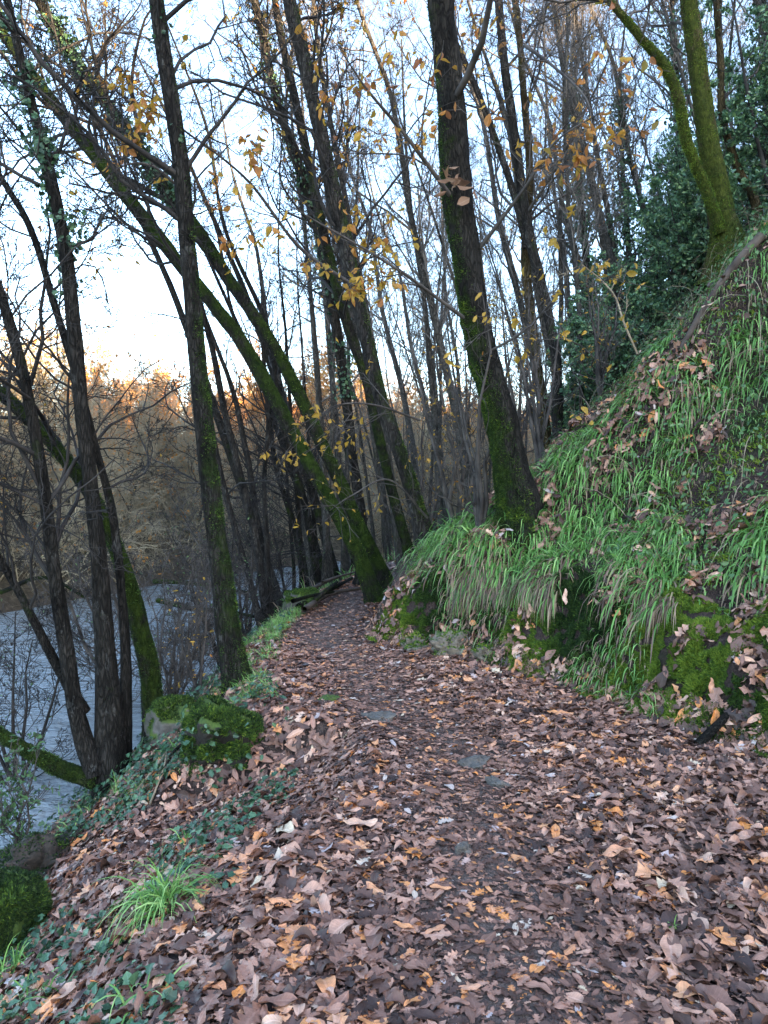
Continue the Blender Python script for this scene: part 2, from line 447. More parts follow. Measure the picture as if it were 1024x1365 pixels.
M_HOLLY = leaf_mat('evergreen_leaf', [(0, (0.0625, 0.125, 0.06875)), (.5, (0.125, 0.25, 0.1375)), (.85, (0.1875, 0.3375, 0.15)), (1, (0.3, 0.4125, 0.15))], rough=.33, trans=.3, vein=.15, spec=.6)
M_IVY = leaf_mat('ivy_leaf', [(0, (.02, .055, .025)), (.6, (.045, .12, .06)), (1, (.11, .21, .10))], rough=.4, trans=.12, vein=.5, spec=.5)
M_BRAMBLE = leaf_mat('bramble_leaf', [(0, (.04, .10, .03)), (.6, (.085, .18, .06)), (1, (.18, .27, .10))], rough=.45, trans=.25, vein=.3)
M_FARLEAF = leaf_mat('far_leaf', [(0, (.38, .19, .07)), (.5, (.55, .25, .07)), (.8, (.66, .29, .045)), (1, (.36, .31, .12))], rough=.7, trans=.3, vein=0)  # withered orange, deepened to carry the low sun's glow

def blade_mat(name, stops, trans=.25, rough=.45):
    m, nt, b = newmat(name)
    c = ramp(nt, stops, attr(nt, 'rnd'))
    nt.links.new(c, b.inputs['Base Color']); b.inputs['Roughness'].default_value = rough
    b.inputs['Specular IOR Level'].default_value = .5
    tr = nt.nodes.new('ShaderNodeBsdfTranslucent'); nt.links.new(c, tr.inputs[0])
    ms = nt.nodes.new('ShaderNodeMixShader'); ms.inputs[0].default_value = trans
    nt.links.new(b.outputs[0], ms.inputs[1]); nt.links.new(tr.outputs[0], ms.inputs[2])
    nt.links.new(ms.outputs[0], nt.nodes['Material Output'].inputs[0])
    return m
M_GRASS = blade_mat('grass_blade', [(0, (0.08781, 0.05018, 0.03512)), (.14, (0.2132, 0.138, 0.09408)), (.25, (0.414, 0.3011, 0.1882)), (.32, (0.276, 0.2509, 0.07526)), (.42, (0.07526, 0.1882, 0.03763)), (.72, (0.1882, 0.3889, 0.08781)), (1, (0.4014, 0.6021, 0.2007))])
M_MOSS = blade_mat('moss_fuzz', [(0, (.010, .026, .007)), (.35, (.026, .062, .012)), (.7, (.09, .17, .02)), (1, (.24, .33, .035))], .3, .8)

def ground_mat():
    m, nt, b = newmat('woodland_ground')
    n1, n2, n3 = noise(nt, 6, 6, .7), noise(nt, 40, 5, .7), noise(nt, 1.3, 5, .6)
    soil = ramp(nt, [(.25, (.022, .015, .013)), (.5, (.065, .042, .036)), (.75, (.13, .088, .074))], n2)
    soil = mix(nt, math_(nt, 'MULTIPLY', math_(nt, 'GREATER_THAN', n1, .58), .5), soil, (.17, .12, .10))
    mud = ramp(nt, [(.3, (.11, .078, .066)), (.7, (.32, .235, .20))], n2)
    c = mix(nt, attr(nt, 'path'), soil, mud)
    gr = ramp(nt, [(.3, (.010, .022, .006)), (.5, (.035, .055, .012)), (.62, (.055, .040, .025)), (.8, (.10, .07, .045))], n1)
    f = math_(nt, 'MULTIPLY', math_(nt, 'ADD', math_(nt, 'SUBTRACT', attr(nt, 'moss'), .45), math_(nt, 'SUBTRACT', n3, .5)), 5., True)
    c = mix(nt, f, c, gr)
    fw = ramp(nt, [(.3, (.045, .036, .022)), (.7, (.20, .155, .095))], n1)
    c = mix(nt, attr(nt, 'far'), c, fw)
    n5 = noise(nt, 130, 4, .8)
    cc = nt.nodes.new('ShaderNodeHueSaturation'); nt.links.new(c, cc.inputs['Color']); nt.links.new(math_(nt, 'ADD', -.6, math_(nt, 'MULTIPLY', n5, 3.2)), cc.inputs['Value'])
    nt.links.new(cc.outputs[0], b.inputs['Base Color']); b.inputs['Roughness'].default_value = .85; b.inputs['Specular IOR Level'].default_value = .25
    bump(nt, b, math_(nt, 'ADD', math_(nt, 'ADD', n1, math_(nt, 'MULTIPLY', n2, .8)), math_(nt, 'MULTIPLY', n5, .5)), 1.0, .05)
    return m
M_GROUND = ground_mat()
def water_mat():
    m, nt, b = newmat('river_water')
    b.inputs['Base Color'].default_value = (.27, .31, .325, 1)
    b.inputs['Roughness'].default_value = .06; b.inputs['IOR'].default_value = 1.5
    b.inputs['Specular IOR Level'].default_value = 1.0
    n1, n2, n3 = noise(nt, 7, 4, .6, (1, 1.6, 1)), noise(nt, 28, 3, .6, (1, 1.3, 1)), noise(nt, 1.2, 3, .5)
    h = math_(nt, 'ADD', math_(nt, 'MULTIPLY', n1, .9), math_(nt, 'MULTIPLY', n2, .16))
    h = math_(nt, 'ADD', h, math_(nt, 'MULTIPLY', n3, 3.0))
    bump(nt, b, h, 1.0, .10)
    return m
M_WATER = water_mat()
def stone_mat(name, c1, c2, moss=.3):
    m, nt, b = newmat(name)
    n1, n2 = noise(nt, 12, 6, .7), noise(nt, 4, 4, .6)
    c = ramp(nt, [(.3, c1), (.7, c2)], n1)
    g = ramp(nt, [(.3, (.02, .05, .008)), (.7, (.09, .14, .018))], n1)
    f = math_(nt, 'MULTIPLY', math_(nt, 'SUBTRACT', math_(nt, 'ADD', math_(nt, 'MULTIPLY', n2, .9), math_(nt, 'MULTIPLY', attr(nt, 'moss'), 1.0)), 1.2 - moss), 5., True)
    nt.links.new(mix(nt, f, c, g), b.inputs['Base Color']); b.inputs['Roughness'].default_value = .8
    bump(nt, b, n1, .8, .02); return m
M_STONE = stone_mat('stone', (.05, .044, .038), (.17, .15, .13), -.75)
M_STUMP = stone_mat('rotten_stump', (.008, .007, .006), (.045, .036, .028), .2)
M_BUFF = stone_mat('buff_rock', (.06, .05, .04), (.26, .22, .17), .0)
M_EARTH = stone_mat('dark_earth', (.008, .006, .005), (.06, .046, .036), -.9)
M_ROCKMOSS = stone_mat('mossy_rock', (.05, .045, .04), (.16, .15, .13), .6)

# ------------------------------------------------------------------ ground sheet and river
def axis_pts(lo, hi, zones):
    out = [lo]; x = lo
    while x < hi:
        st = 12.
        for a0, b0, s in zones:
            if a0 <= x < b0: st = s; break
        x += st; out.append(x)
    return np.array(out)
gx = axis_pts(-160, 170, [(-3.2, 4.6, .035), (-6, 9, .12), (-14, 16, .4), (-40, 40, 1.0), (-80, 80, 3)])
gy = axis_pts(-150, 250, [(1.6, 11, .04), (0, 16, .1), (-4, 30, .35), (-30, 70, 1.0), (-60, 120, 3)])
GX, GY = np.meshgrid(gx, gy)
GZ = height(GX, GY)
nx, ny = len(gx), len(gy)
idx = np.arange(nx * ny).reshape(ny, nx)
GF = np.stack([idx[:-1, :-1], idx[:-1, 1:], idx[1:, 1:], idx[1:, :-1]], -1).reshape(-1, 4)
xb, xl, xw = par(GX, GY)
pc = xl + .45 * (np.minimum(xb, xl + 1.9) - xl)
pathm = np.exp(-((GX - pc) / .5) ** 2) * .9
mossm = sstep(0, .15, GX - xb) * (.42 + .35 * fbm2(GX, GY, 1.4, 3)) + .45 * sstep(.25, .6, (xl - GX)) * sstep(5, 7, GY) * (GX > xw)
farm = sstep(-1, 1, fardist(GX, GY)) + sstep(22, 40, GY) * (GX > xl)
ground = obj('ground', mesh('ground', np.stack([GX, GY, GZ], -1).reshape(-1, 3), GF, M_GROUND, dict(path=pathm, moss=mossm, far=np.clip(farm, 0, 1))))
tag(ground, kind='structure')
wv = []
wxs = np.linspace(-120, 90, 60); wys = np.linspace(-120, 130, 60)
WX, WY = np.meshgrid(wxs, wys); wi = np.arange(3600).reshape(60, 60)
river = obj('river_water', mesh('river_water', np.stack([WX, WY, np.full_like(WX, ZW)], -1).reshape(-1, 3), np.stack([wi[:-1, :-1], wi[:-1, 1:], wi[1:, 1:], wi[1:, :-1]], -1).reshape(-1, 4), M_WATER))
tag(river, kind='structure')

# ------------------------------------------------------------------ trees
def px_line(pts, d0, d1=None, extend=0.0, lean=0.0):
    """pts: (px, py, width px) bottom to top -> rows x,y,z,r. depth runs d0..d1"""
    d1 = d0 if d1 is None else d1
    ys = np.array([p[1] for p in pts], float)
    xs = np.array([p[0] for p in pts], float)
    t = np.concatenate([[0], np.cumsum(np.hypot(np.diff(xs), np.diff(ys)))]); t = t / t[-1]
    rows = []
    for (px, py, w), tt in zip(pts, t):
        d = d0 + (d1 - d0) * tt
        rows.append((*at(px, py, d), .71 * w * d / FPX / 2))
    rows = np.array(rows)
    if extend:
        v = nrm(rows[-1, :3] - rows[-2, :3]); v = nrm(v * .75 + np.array([0, 0, .25]))
        L = extend
        r = rows[-1, 3]
        ext = [np.append(rows[-1, :3] + v * L * f + np.array([.06 * math.sin(5 * f + px), .05 * math.cos(7 * f), 0]) * f * L * .5, r * (1 - .85 * f)) for f in (.3, .65, 1.)]
        rows = np.vstack([rows, ext])
    return rows

def trunk_mesh(name, rows, mat, moss=(.8, .5), flare=.5, sides=18, n=90, seed=0, side=None, rough=.09):
    """moss=(at base, at top)"""
    q, s = spline(rows, n)
    P, R = q[None, :, :3].copy(), q[None, :, 3].copy()
    wig = R[0][:, None] * .35 * np.stack([vn(np.stack([s * .9, s * 0 + seed, s * 0 + k], -1)) for k in (1.3, 4.7, 8.1)], -1) * np.minimum(s, 1)[:, None]
    P[0] += wig * np.array([1, 1, 0])
    an = np.arange(sides) * 2 * np.pi / sides
    A, S = np.meshgrid(an, s)
    k = fbm(np.stack([np.cos(A) * 1.6 + seed, np.sin(A) * 1.6, S * 2.2], -1), 4)
    k2 = fbm(np.stack([np.cos(A) * 4 + seed, np.sin(A) * 4, S * 5], -1), 2)
    r0 = R[0, 0]
    fl = flare * np.exp(-S / (r0 * 1.6 + .05)) * (1 + .55 * np.cos(A * 4 + seed) + .3 * np.cos(A * 7 + seed * 2))
    k3 = fbm(np.stack([np.cos(A) * 9 + seed, np.sin(A) * 9, S * 7], -1), 2)
    wob = (1 + rough * 2.2 * k + rough * k2 + rough * .8 * k3 + fl)[None]
    V, F = tubes(P, R, sides, wob)
    # cap the top
    mo = moss[0] + (moss[1] - moss[0]) * np.clip(S / 5., 0, 1)
    if side is not None:
        ax = V.reshape(n, sides, 3) - P[0][:, None]
        mo = mo + .45 * (nrm(ax) @ np.array(side))
    return V, F, mo.ravel(), P, R

def fuzz(rng, V, F, moss, count, thr=.5, ln=.012, base_rnd=.5, spread=.35):
    """moss tufts: small blades standing on a surface where the moss attribute is high"""
    a_, b_, c_, d_ = (V[F[:, k]] for k in range(4))
    nn = np.cross(c_ - a_, d_ - b_); ar = np.linalg.norm(nn, axis=1) + 1e-12
    fm = moss[F].mean(1); w = ar * np.clip((fm - thr) * 3, 0, 1)
    if w.sum() <= 0: return None
    k = rng.choice(len(F), count, p=w / w.sum())
    u, v = rng.random((2, count, 1))
    p = (a_[k] * (1 - u) + b_[k] * u) * (1 - v) + (d_[k] * (1 - u) + c_[k] * u) * v
    cl = fbm(p * 9, 3)
    keep = cl > -.22
    p, k, cl = p[keep], k[keep], cl[keep]; count = len(p)
    nz = nrm(nn[k] / ar[k][:, None] + rng.normal(size=(count, 3)) * .5)
    L = ln * rng.uniform(.5, 1.6, count) * (1 + 1.5 * np.clip(cl, 0, 1))
    t1 = nrm(np.cross(nz, rng.normal(size=(count, 3)))) * (L * .22)[:, None]
    VV = np.stack([p - t1, p + t1, p + nz * L[:, None]], 1).reshape(-1, 3)
    FF = np.arange(count * 3).reshape(-1, 3)
    rn = np.clip(base_rnd + spread * rng.normal(size=count) * .6 + cl * .5, 0, 1)
    return VV, [FF], dict(rnd=np.repeat(rn, 3))

def fuzz_grid(rng, V, F, moss, *a_, **k): return fuzz(rng, V, F, moss, *a_, **k)

def crown_levels(rng, P, R, n1=12, L1=2.2, lv=(6, 5, 4), tr=(.35, 1), up=.12, ang=(25, 70), wob=.2, rel=(.5, .45, .4)):
    b1 = grow(rng, P, R, n1 * 1.8, L1, ang, m=9, wob=wob, up=up, tr=tr, rr=.38)
    lev = [b1]; cur = b1
    for k, n in enumerate(lv):
        cur = grow(rng, cur[0], cur[1], n, ('rel', rel[k]), (25, 70), m=(7, 5, 4)[min(k, 2)], wob=.24, up=up * .4, rr=.65)
        lev.append(cur)
    return lev
def crown_mesh(lev, sides=(6, 4, 3, 3, 3)):
    parts = []
    for (P, R), s in zip(lev, sides):
        if len(P) == 0: continue
        V, F = tubes(P, R, s)
        parts.append((V, [F], dict(moss=np.full(len(V), .1))))
    return cat_m(parts)
def hang_leaves(rng, P, n, size=(.06, .13), tpls=None, lo=0., hi=1., droop=.7, rndf=None):
    """leaves hanging from random points of twigs P"""
    k = rng.integers(0, len(P), n); m = P.shape[1]
    x = rng.uniform(.3, 1, n) * (m - 1); i = np.minimum(x.astype(int), m - 2); f = (x - i)[:, None]
    p = P[k, i] * (1 - f) + P[k, i + 1] * f
    sz = rng.uniform(*size, n)
    Yx = nrm(rng.normal(size=(n, 3)) * .8 + np.array([0, 0, -droop]))
    Zx = nrm(np.cross(Yx, rng.normal(size=(n, 3)))); Xx = np.cross(Yx, Zx)
    p = p + Yx * sz[:, None] * .5
    tpls = tpls or L_HANG
    w = rng.integers(0, len(tpls), n); rnd = rng.uniform(lo, hi, n) if rndf is None else rndf(p)
    return cat_m([instance(T, p[w == j], Xx[w == j], Yx[w == j], Zx[w == j], sz[w == j], dict(rnd=rnd[w == j])) for j, T in enumerate(tpls) if (w == j).any()])

def ivy_on(rng, P, R, lo, hi, n, size=.045, spread=1.6):
    q = P[0]; m = len(q); x = rng.uniform(lo, hi, n) * (m - 1); i = np.minimum(x.astype(int), m - 2); f = (x - i)[:, None]
    c = q[i] * (1 - f) + q[i + 1] * f; r = R[0][i]
    v = nrm(rng.normal(size=(n, 3))); T = nrm(q[i + 1] - q[i]); v = nrm(v - (v * T).sum(1, keepdims=True) * T)
    off = r * 1.02 + np.abs(rng.normal(size=n)) * .03 * spread
    p = c + v * off[:, None]
    k = fbm(p * 3.0, 3) > -.08
    p, v = p[k], v[k]
    return scatter_leaves(rng, L_IVY, p, v, rng.uniform(.6, 1.3, len(p)) * size, .7)

def make_tree(name, label, cat, stems, bark, twig, seed, moss=(.8, .5), side=None, n1=12, L1=2.2, lv=(7, 6, 6), tr=(.35, 1), up=.1, leaves=0, leafsize=(.05, .12), leafcol=(0, 1), leafmat=None, fuzzn=0, fuzzc=.45, ivy=None, flare=.75, group=None, sides=20, extra=None, wob=.2, rough=.13):
    rng = np.random.default_rng(seed)
    base = stems[0][0, :3].copy()
    root = empty(name, label, cat, base, group)
    allP = []
    for k, rows in enumerate(stems):
        V, F, mo, P, R = trunk_mesh('trunk', rows, bark, moss, flare if k == 0 else flare * .4, sides, seed=seed + k, side=side, rough=rough)
        o = obj('trunk' if k == 0 else 'stem', mesh('trunk', V - base, F, bark, dict(moss=mo)), root)
        if fuzzn:
            fz = fuzz(rng, V, F, mo, fuzzn, .42, base_rnd=fuzzc)
            if fz: obj('moss', mesh('moss', fz[0] - base, fz[1], M_MOSS, fz[2], False), o)
        allP.append((P, R))
    P = np.concatenate([p for p, _ in allP]); R = np.concatenate([r for _, r in allP])
    lev = crown_levels(rng, P, R, n1 / len(allP), L1, lv, tr, up, wob=wob)
    V, F, A = crown_mesh(lev)
    obj('crown', mesh('crown', V - base, F, twig, A), root)
    if leaves:
        V, F, A = hang_leaves(rng, lev[-1][0], leaves, leafsize, lo=leafcol[0], hi=leafcol[1])
        obj('foliage', mesh('foliage', V - base, F, leafmat or M_YELLOW, A), root)
    if ivy:
        V, F, A = ivy_on(rng, allP[0][0], allP[0][1], *ivy)
        obj('ivy', mesh('ivy', V - base, F, M_IVY, A), root)
    return root, allP, lev

def ground_base(rows, sink=.12):
    """drop the first row onto the terrain"""
    x, y = rows[0, 0], rows[0, 1]
    z = float(height(np.array(x), np.array(y)))
    rows = rows.copy()
    v = rows[0, :3] - rows[1, :3]
    if rows[0, 2] > z - sink:
        rows = np.vstack([[x + v[0] * .05, y, z - sink, rows[0, 3] * 1.1], rows]) if rows[0, 2] - (z - sink) > .05 else rows
        rows[0, 2] = z - sink
    return rows

# T1 dark upright trunk at the path's left edge
b = hit(317, 912)
print('T1 base', b)
t1 = ground_base(px_line([(317, 915, 46), (300, 830, 42), (285, 720, 37), (272, 600, 34), (264, 500, 31), (258, 400, 30), (247, 300, 30), (236, 200, 30), (220, 80, 28), (205, -30, 26)], b[1], b[1] - .2, 5))
make_tree('tree', 'dark straight bare trunk rising from the left path edge just past the mossy stump', 'tree', [t1], M_BARK_DARK, M_TWIG, 21, (.72, .12), (.8, -.3, 0), n1=20, L1=2.4, tr=(.36, 1), fuzzn=14000, fuzzc=.35, ivy=(.42, .8, 500, .035, 1.2), leaves=60, leafcol=(.1, .6), rough=.07)
# T2, T3 twin leaning mossy trunks over the path
b = hit(500, 795, 8); print('T2 base', b)
dT = 10.4
t2 = ground_base(px_line([(500, 800, 32), (478, 740, 29), (452, 690, 27), (400, 590, 26), (330, 470, 25), (262, 380, 24), (190, 290, 25), (110, 190, 22), (50, 110, 20), (-20, 10, 16)], dT, dT - .6, 2))
make_tree('leaning_tree', 'mossy green trunk leaning far left over the path, lower of the leaning pair', 'tree', [t2], M_BARK_MOSSY, M_TWIG, 22, (.85, .75), (.3, -.2, .7), n1=20, L1=2.2, tr=(.4, 1), fuzzn=9000, ivy=(.75, 1., 500, .05, 2), leaves=90, leafcol=(0, .6))
t3 = ground_base(px_line([(513, 775, 27), (480, 700, 25), (430, 590, 24), (390, 505, 23), (330, 410, 22), (270, 318, 25), (215, 245, 24), (150, 150, 22), (105, 85, 20), (50, 0, 17)], 11.0, 10.6, 2))
make_tree('leaning_tree', 'mossy green trunk leaning left, upper of the leaning pair, ivy on its top', 'tree', [t3], M_BARK_MOSSY, M_TWIG, 23, (.8, .6), (.3, -.2, .7), n1=20, L1=2.2, tr=(.4, 1), fuzzn=8000, ivy=(.55, 1., 3200, .06, 2.4), leaves=160, leafcol=(0, .6))
# T4
t4 = ground_base(px_line([(574, 745, 34), (560, 690, 29), (540, 620, 28), (512, 540, 27), (485, 430, 27), (460, 320, 29), (432, 200, 27), (405, 80, 24), (383, -20, 22)], 9.3, 9.0, 5))
make_tree('tree', 'brown barked trunk with a mossy side leaning left from the grassy bank foot', 'tree', [t4], M_BARK_RED, M_TWIG, 24, (.55, .3), (.9, -.2, 0), n1=16, L1=2.4, tr=(.3, 1), fuzzn=8000, leaves=420, leafcol=(0, .75), leafsize=(.06, .13))
# T5 big trunk
t5 = ground_base(px_line([(690, 675, 72), (678, 630, 62), (664, 560, 58), (648, 480, 56), (634, 400, 54), (622, 320, 55), (608, 230, 53), (598, 130, 51), (585, -20, 48)], 7.4, 7.2, 5), .2)
make_tree('big_tree', 'thickest trunk, dark and moss covered, standing on the grassy bank right of the path', 'tree', [t5], M_BARK_MOSSY, M_TWIG_RED, 25, (.62, .12), (-.75, -.15, 0), n1=15, L1=2.6, tr=(.4, 1), fuzzn=42000, fuzzc=.4, leaves=160, leafcol=(.3, .9), leafsize=(.06, .14), flare=.35, sides=28)
# T6 right, on the slope
b = hit(972, 318, 4, 30); print('T6 base', b)
d6 = min(b[1], 10.5)
t6 = ground_base(px_line([(973, 320, 50), (968, 285, 44), (958, 235, 40), (948, 175, 35), (936, 100, 31), (925, 30, 29), (918, -30, 28)], d6, d6, 4))
t6b = px_line([(962, 310, 20), (945, 260, 18), (918, 190, 18), (905, 130, 18), (885, 85, 17), (850, 45, 15), (805, -10, 13)], d6 - .1, d6 - .4, 2)
make_tree('slope_tree', 'bright green mossy trunk on the steep slope at the upper right, forked low', 'tree', [t6, t6b], M_BARK_OLIVE, M_TWIG_RED, 26, (.75, .55), (-.3, -.7, 0), n1=16, L1=2.4, tr=(.3, 1), fuzzn=14000, fuzzc=.68)
t6c = ground_base(px_line([(1010, 275, 16), (985, 225, 14), (965, 160, 13), (960, 80, 12), (955, -20, 11)], d6 + 1, d6 + 1, 3))
make_tree('slope_tree', 'thin pale trunk just behind the bright mossy forked slope tree', 'tree', [t6c], M_BARK_OLIVE, M_TWIG_RED, 27, (.4, .3), None, n1=8, L1=1.6)
# T7 thin pair right of the big tree
t7a = ground_base(px_line([(745, 605, 21), (740, 480, 19), (722, 380, 18), (705, 310, 18), (690, 200, 17), (672, 80, 15), (662, -20, 14)], 12.5, 12.5, 4))
t7b = ground_base(px_line([(733, 610, 19), (716, 480, 18), (700, 350, 17), (706, 230, 14), (695, 80, 12), (685, -20, 11)], 12.8, 12.9, 4))
t7c = px_line([(703, 330, 13), (680, 240, 12), (640, 130, 11), (600, 40, 9)], 12.6, 12.2, 1)
make_tree('forked_tree', 'slender grey trunk with a forked top, right behind the thickest trunk', 'tree', [t7a, t7c], M_BARK_RED, M_TWIG_RED, 28, (.6, .4), None, n1=14, L1=2.2, leaves=300, leafcol=(.1, .8), leafsize=(.07, .15))
make_tree('forked_tree', 'slender mossy trunk crossing the forked one behind the thickest trunk', 'tree', [t7b], M_BARK_OLIVE, M_TWIG_RED, 29, (.5, .4), None, n1=12, L1=2.2, leaves=80)
# T11 dark trunks behind the leaning pair
t11 = ground_base(px_line([(482, 700, 21), (470, 600, 19), (458, 520, 19), (448, 440, 19), (430, 330, 20), (405, 240, 19), (368, 130, 16), (340, 0, 14)], 12.2, 12.2, 3))
make_tree('tree', 'dark ivy spotted trunk rising between the leaning pair and the brown barked trunk', 'tree', [t11], M_BARK_DARK, M_TWIG, 30, (.5, .5), None, n1=16, L1=2.4, tr=(.3, 1), ivy=(.25, .9, 2500, .06, 2.0), leaves=260, leafcol=(0, .5))
t12 = ground_base(px_line([(545, 735, 21), (525, 660, 19), (505, 580, 18), (485, 500, 18), (455, 400, 19), (430, 300, 17), (400, 160, 15), (370, 20, 13)], 11.4, 11.4, 3))
make_tree('tree', 'mid sized mossy trunk directly behind the brown barked trunk, nearly parallel to it', 'tree', [t12], M_BARK_MOSSY, M_TWIG, 31, (.8, .6), None, n1=12, L1=2.2, leaves=120)

# T8 multi-stem clump at the water's edge
dC = 6.3
c8 = [px_line([(148, 1035, 64), (142, 930, 44), (134, 800, 32), (121, 650, 28), (104, 490, 27), (90, 350, 24), (70, 250, 20), (35, 110, 17), (5, -20, 14)], dC, dC - .3, 3),
      px_line([(128, 1030, 40), (104, 960, 30), (83, 850, 26), (68, 740, 24), (50, 600, 22), (34, 505, 20), (5, 400, 18), (-20, 330, 15)], dC - .1, dC - .5, 2),
      px_line([(165, 1030, 28), (168, 900, 20), (162, 780, 16), (150, 680, 15), (128, 595, 14), (105, 510, 14), (70, 400, 13), (38, 300, 12), (-5, 225, 10)], dC + .1, dC, 2),
      px_line([(112, 950, 24), (62, 862, 17), (25, 790, 14), (-10, 730, 12)], dC, dC - .4, 1)]
c8[0] = ground_base(c8[0], .25)
root8, p8, l8 = make_tree('waterside_tree', 'dark many stemmed tree clump at the river edge on the left', 'tree', c8, M_BARK_DARK, M_TWIG, 32, (.35, .3), (.3, -.2, .5), n1=36, L1=2.0, tr=(.25, 1), ivy=(.45, .95, 2200, .05, 2.2), leaves=150, leafcol=(0, .4), leafsize=(.02, .05), flare=.2, up=.05)
# low mossy bough of the same clump
rows = px_line([(128, 1040, 34), (90, 1028, 30), (50, 1008, 27), (15, 988, 24), (-40, 955, 22)], dC - .1, dC - .3, 1.5)
V, F, mo, P, R = trunk_mesh('bough', rows, M_BARK_MOSSY, (1, 1), 0, 16, 50, seed=4)
o = obj('low_bough', mesh('low_bough', V - np.array(root8.location), F, M_BARK_MOSSY, dict(moss=mo)), root8)
fz = fuzz(np.random.default_rng(3), V, F, mo, 9000, .4, base_rnd=.3)
obj('moss', mesh('moss', fz[0] - np.array(root8.location), fz[1], M_MOSS, fz[2], False), o)
d8 = ground_base(px_line([(206, 968, 40), (198, 900, 36), (186, 850, 33), (170, 780, 31), (146, 715, 28), (118, 655, 26), (70, 590, 25), (25, 543, 24), (-20, 500, 20)], 7.0, 6.6, 3), .2)
make_tree('waterside_tree', 'curved mossy trunk bending left over the river, just right of the many stemmed clump', 'tree', [d8], M_BARK_MOSSY, M_TWIG, 33, (.7, .9), (.2, -.3, .6), n1=20, L1=2.0, tr=(.4, 1), fuzzn=12000, fuzzc=.3, leaves=60, leafsize=(.02, .05))
# leaning dark stem at far left and a thin leaning one
d9 = px_line([(100, 1000, 14), (85, 700, 12), (40, 600, 12), (-10, 545, 12)], 7.6, 7.4, 1.5)
# T9 clump of thin stems
c9 = [px_line([(357, 850, 22), (350, 780, 15), (338, 700, 14), (318, 620, 13), (298, 540, 12), (283, 470, 11), (262, 380, 8)], 11.5, 11.3, 2),
      px_line([(362, 850, 16), (357, 770, 12), (343, 700, 12), (330, 610, 11), (310, 520, 9), (280, 440, 7)], 11.7, 11.9, 1.5),
      px_line([(352, 850, 16), (335, 780, 11), (312, 700, 11), (292, 620, 10), (278, 540, 9), (270, 450, 7)], 11.4, 11.2, 1.5),
      px_line([(360, 845, 12), (356, 740, 10), (352, 640, 9), (357, 560, 8), (350, 450, 6)], 11.6, 11.8, 1)]
c9[0] = ground_base(c9[0])
make_tree('coppice_tree', 'clump of thin pale spotted stems by the water, right of the straight dark trunk', 'tree', c9, M_BARK_RED, M_TWIG, 34, (.35, .25), None, n1=16, L1=1.7, lv=(6, 5, 3), tr=(.3, 1), flare=.2, up=.05)

print('trees built')

# ------------------------------------------------------------------ trees copied from a few sources
def copy_thing(src, loc, rz, sc, label=None, tilt=(0, 0)):
    r = src.copy(); COL.objects.link(r)
    r.location = loc; r.rotation_euler = (tilt[0], tilt[1], rz); r.scale = (sc, sc, sc)
    if label: r['label'] = label
    for ch in src.children:
        c = ch.copy(); COL.objects.link(c); c.parent = r
    return r
def pole_tree(name, label, group, seed, h, r0, lean, bark, twig, n1=14, L1=2.2, lv=(6, 6, 4), leaves=0, leafmat=None, up=.25, tr=(.3, 1), leafsize=(.05, .1), leafcol=(0, 1), sides=9):
    rng = np.random.default_rng(seed)
    k = np.linspace(0, 1, 7)
    rows = np.stack([lean[0] * h * k ** 1.2 + .12 * rng.normal(size=7) * k, lean[1] * h * k + .12 * rng.normal(size=7) * k, h * k - .25, r0 * (1 - .82 * k)], -1)
    V, F, mo, P, R = trunk_mesh('trunk', rows, bark, (.6, .3), .35, sides, 34, seed=seed)
    root = empty(name, label, 'tree', (0, 0, 0), group)
    obj('trunk', mesh('trunk', V, F, bark, dict(moss=mo)), root)
    lev = crown_levels(rng, P, R, n1, L1, lv, tr, up)
    V, F, A = crown_mesh(lev, (5, 3, 3, 3, 3))
    obj('crown', mesh('crown', V, F, twig, A), root)
    if leaves:
        V, F, A = hang_leaves(rng, lev[-1][0], leaves, leafsize, tpls=L_FAR if leafsize[0] > .08 else None, lo=leafcol[0], hi=leafcol[1])
        obj('foliage', mesh('foliage', V, F, leafmat, A), root)
    return root
rg = np.random.default_rng(77)
wood = [pole_tree('pole_tree', 'slender bare tree in the wood beyond the bend of the path', 'slender bare trees beyond the path bend', 100 + i, h, r, ln, M_BARK_FAR, M_TWIG_POLE, leaves=lf, leafmat=M_YELLOW, leafcol=(0, .8))
        for i, (h, r, ln, lf) in enumerate([(12, .075, (-.18, 0), 60), (13, .095, (-.10, .03), 0), (10, .05, (-.05, -.02), 120), (14, .11, (-.22, .05), 0), (9, .045, (-.3, 0), 40), (12, .065, (.04, .02), 0)])]
spots = []
def near_wood_spots(n, xr, yr, cond, mind, out, tries=4000):
    for _ in range(tries):
        if len(out) >= n: break
        x, y = rg.uniform(*xr), rg.uniform(*yr)
        if not cond(x, y): continue
        if min([(x - p[0]) ** 2 + (y - p[1]) ** 2 for p in out] or [99]) < mind ** 2: continue
        out.append((x, y))
    return out
def c_right(x, y):
    xb_, xl_, xw_ = (float(v) for v in par(np.array(x), np.array(y)))
    return (x > xb_ + .3 or xw_ + .3 < x < xl_ - .3) and -.24 * y < x < .36 * y and not (x > xb_ + 5 and y < 18)
spots = near_wood_spots(64, (-6, 20), (13.5, 46), c_right, 1.0, [])
def c_hill(x, y):
    xb_ = float(np.interp(y, _Y, XB)); return xb_ + 2.5 < x < .62 * y and x > .2 * y
spots += near_wood_spots(14, (2, 16), (10.5, 24), c_hill, .9, [])
spots += [(at(540, 600, 12.5)[0], 12.5), (at(596, 600, 14)[0], 14.), (at(775, 600, 12)[0], 12.), (at(640, 600, 13.5)[0], 13.5), (at(660, 600, 15.5)[0], 15.5), (at(430, 700, 14)[0], 14.)]
used = [False] * len(wood)
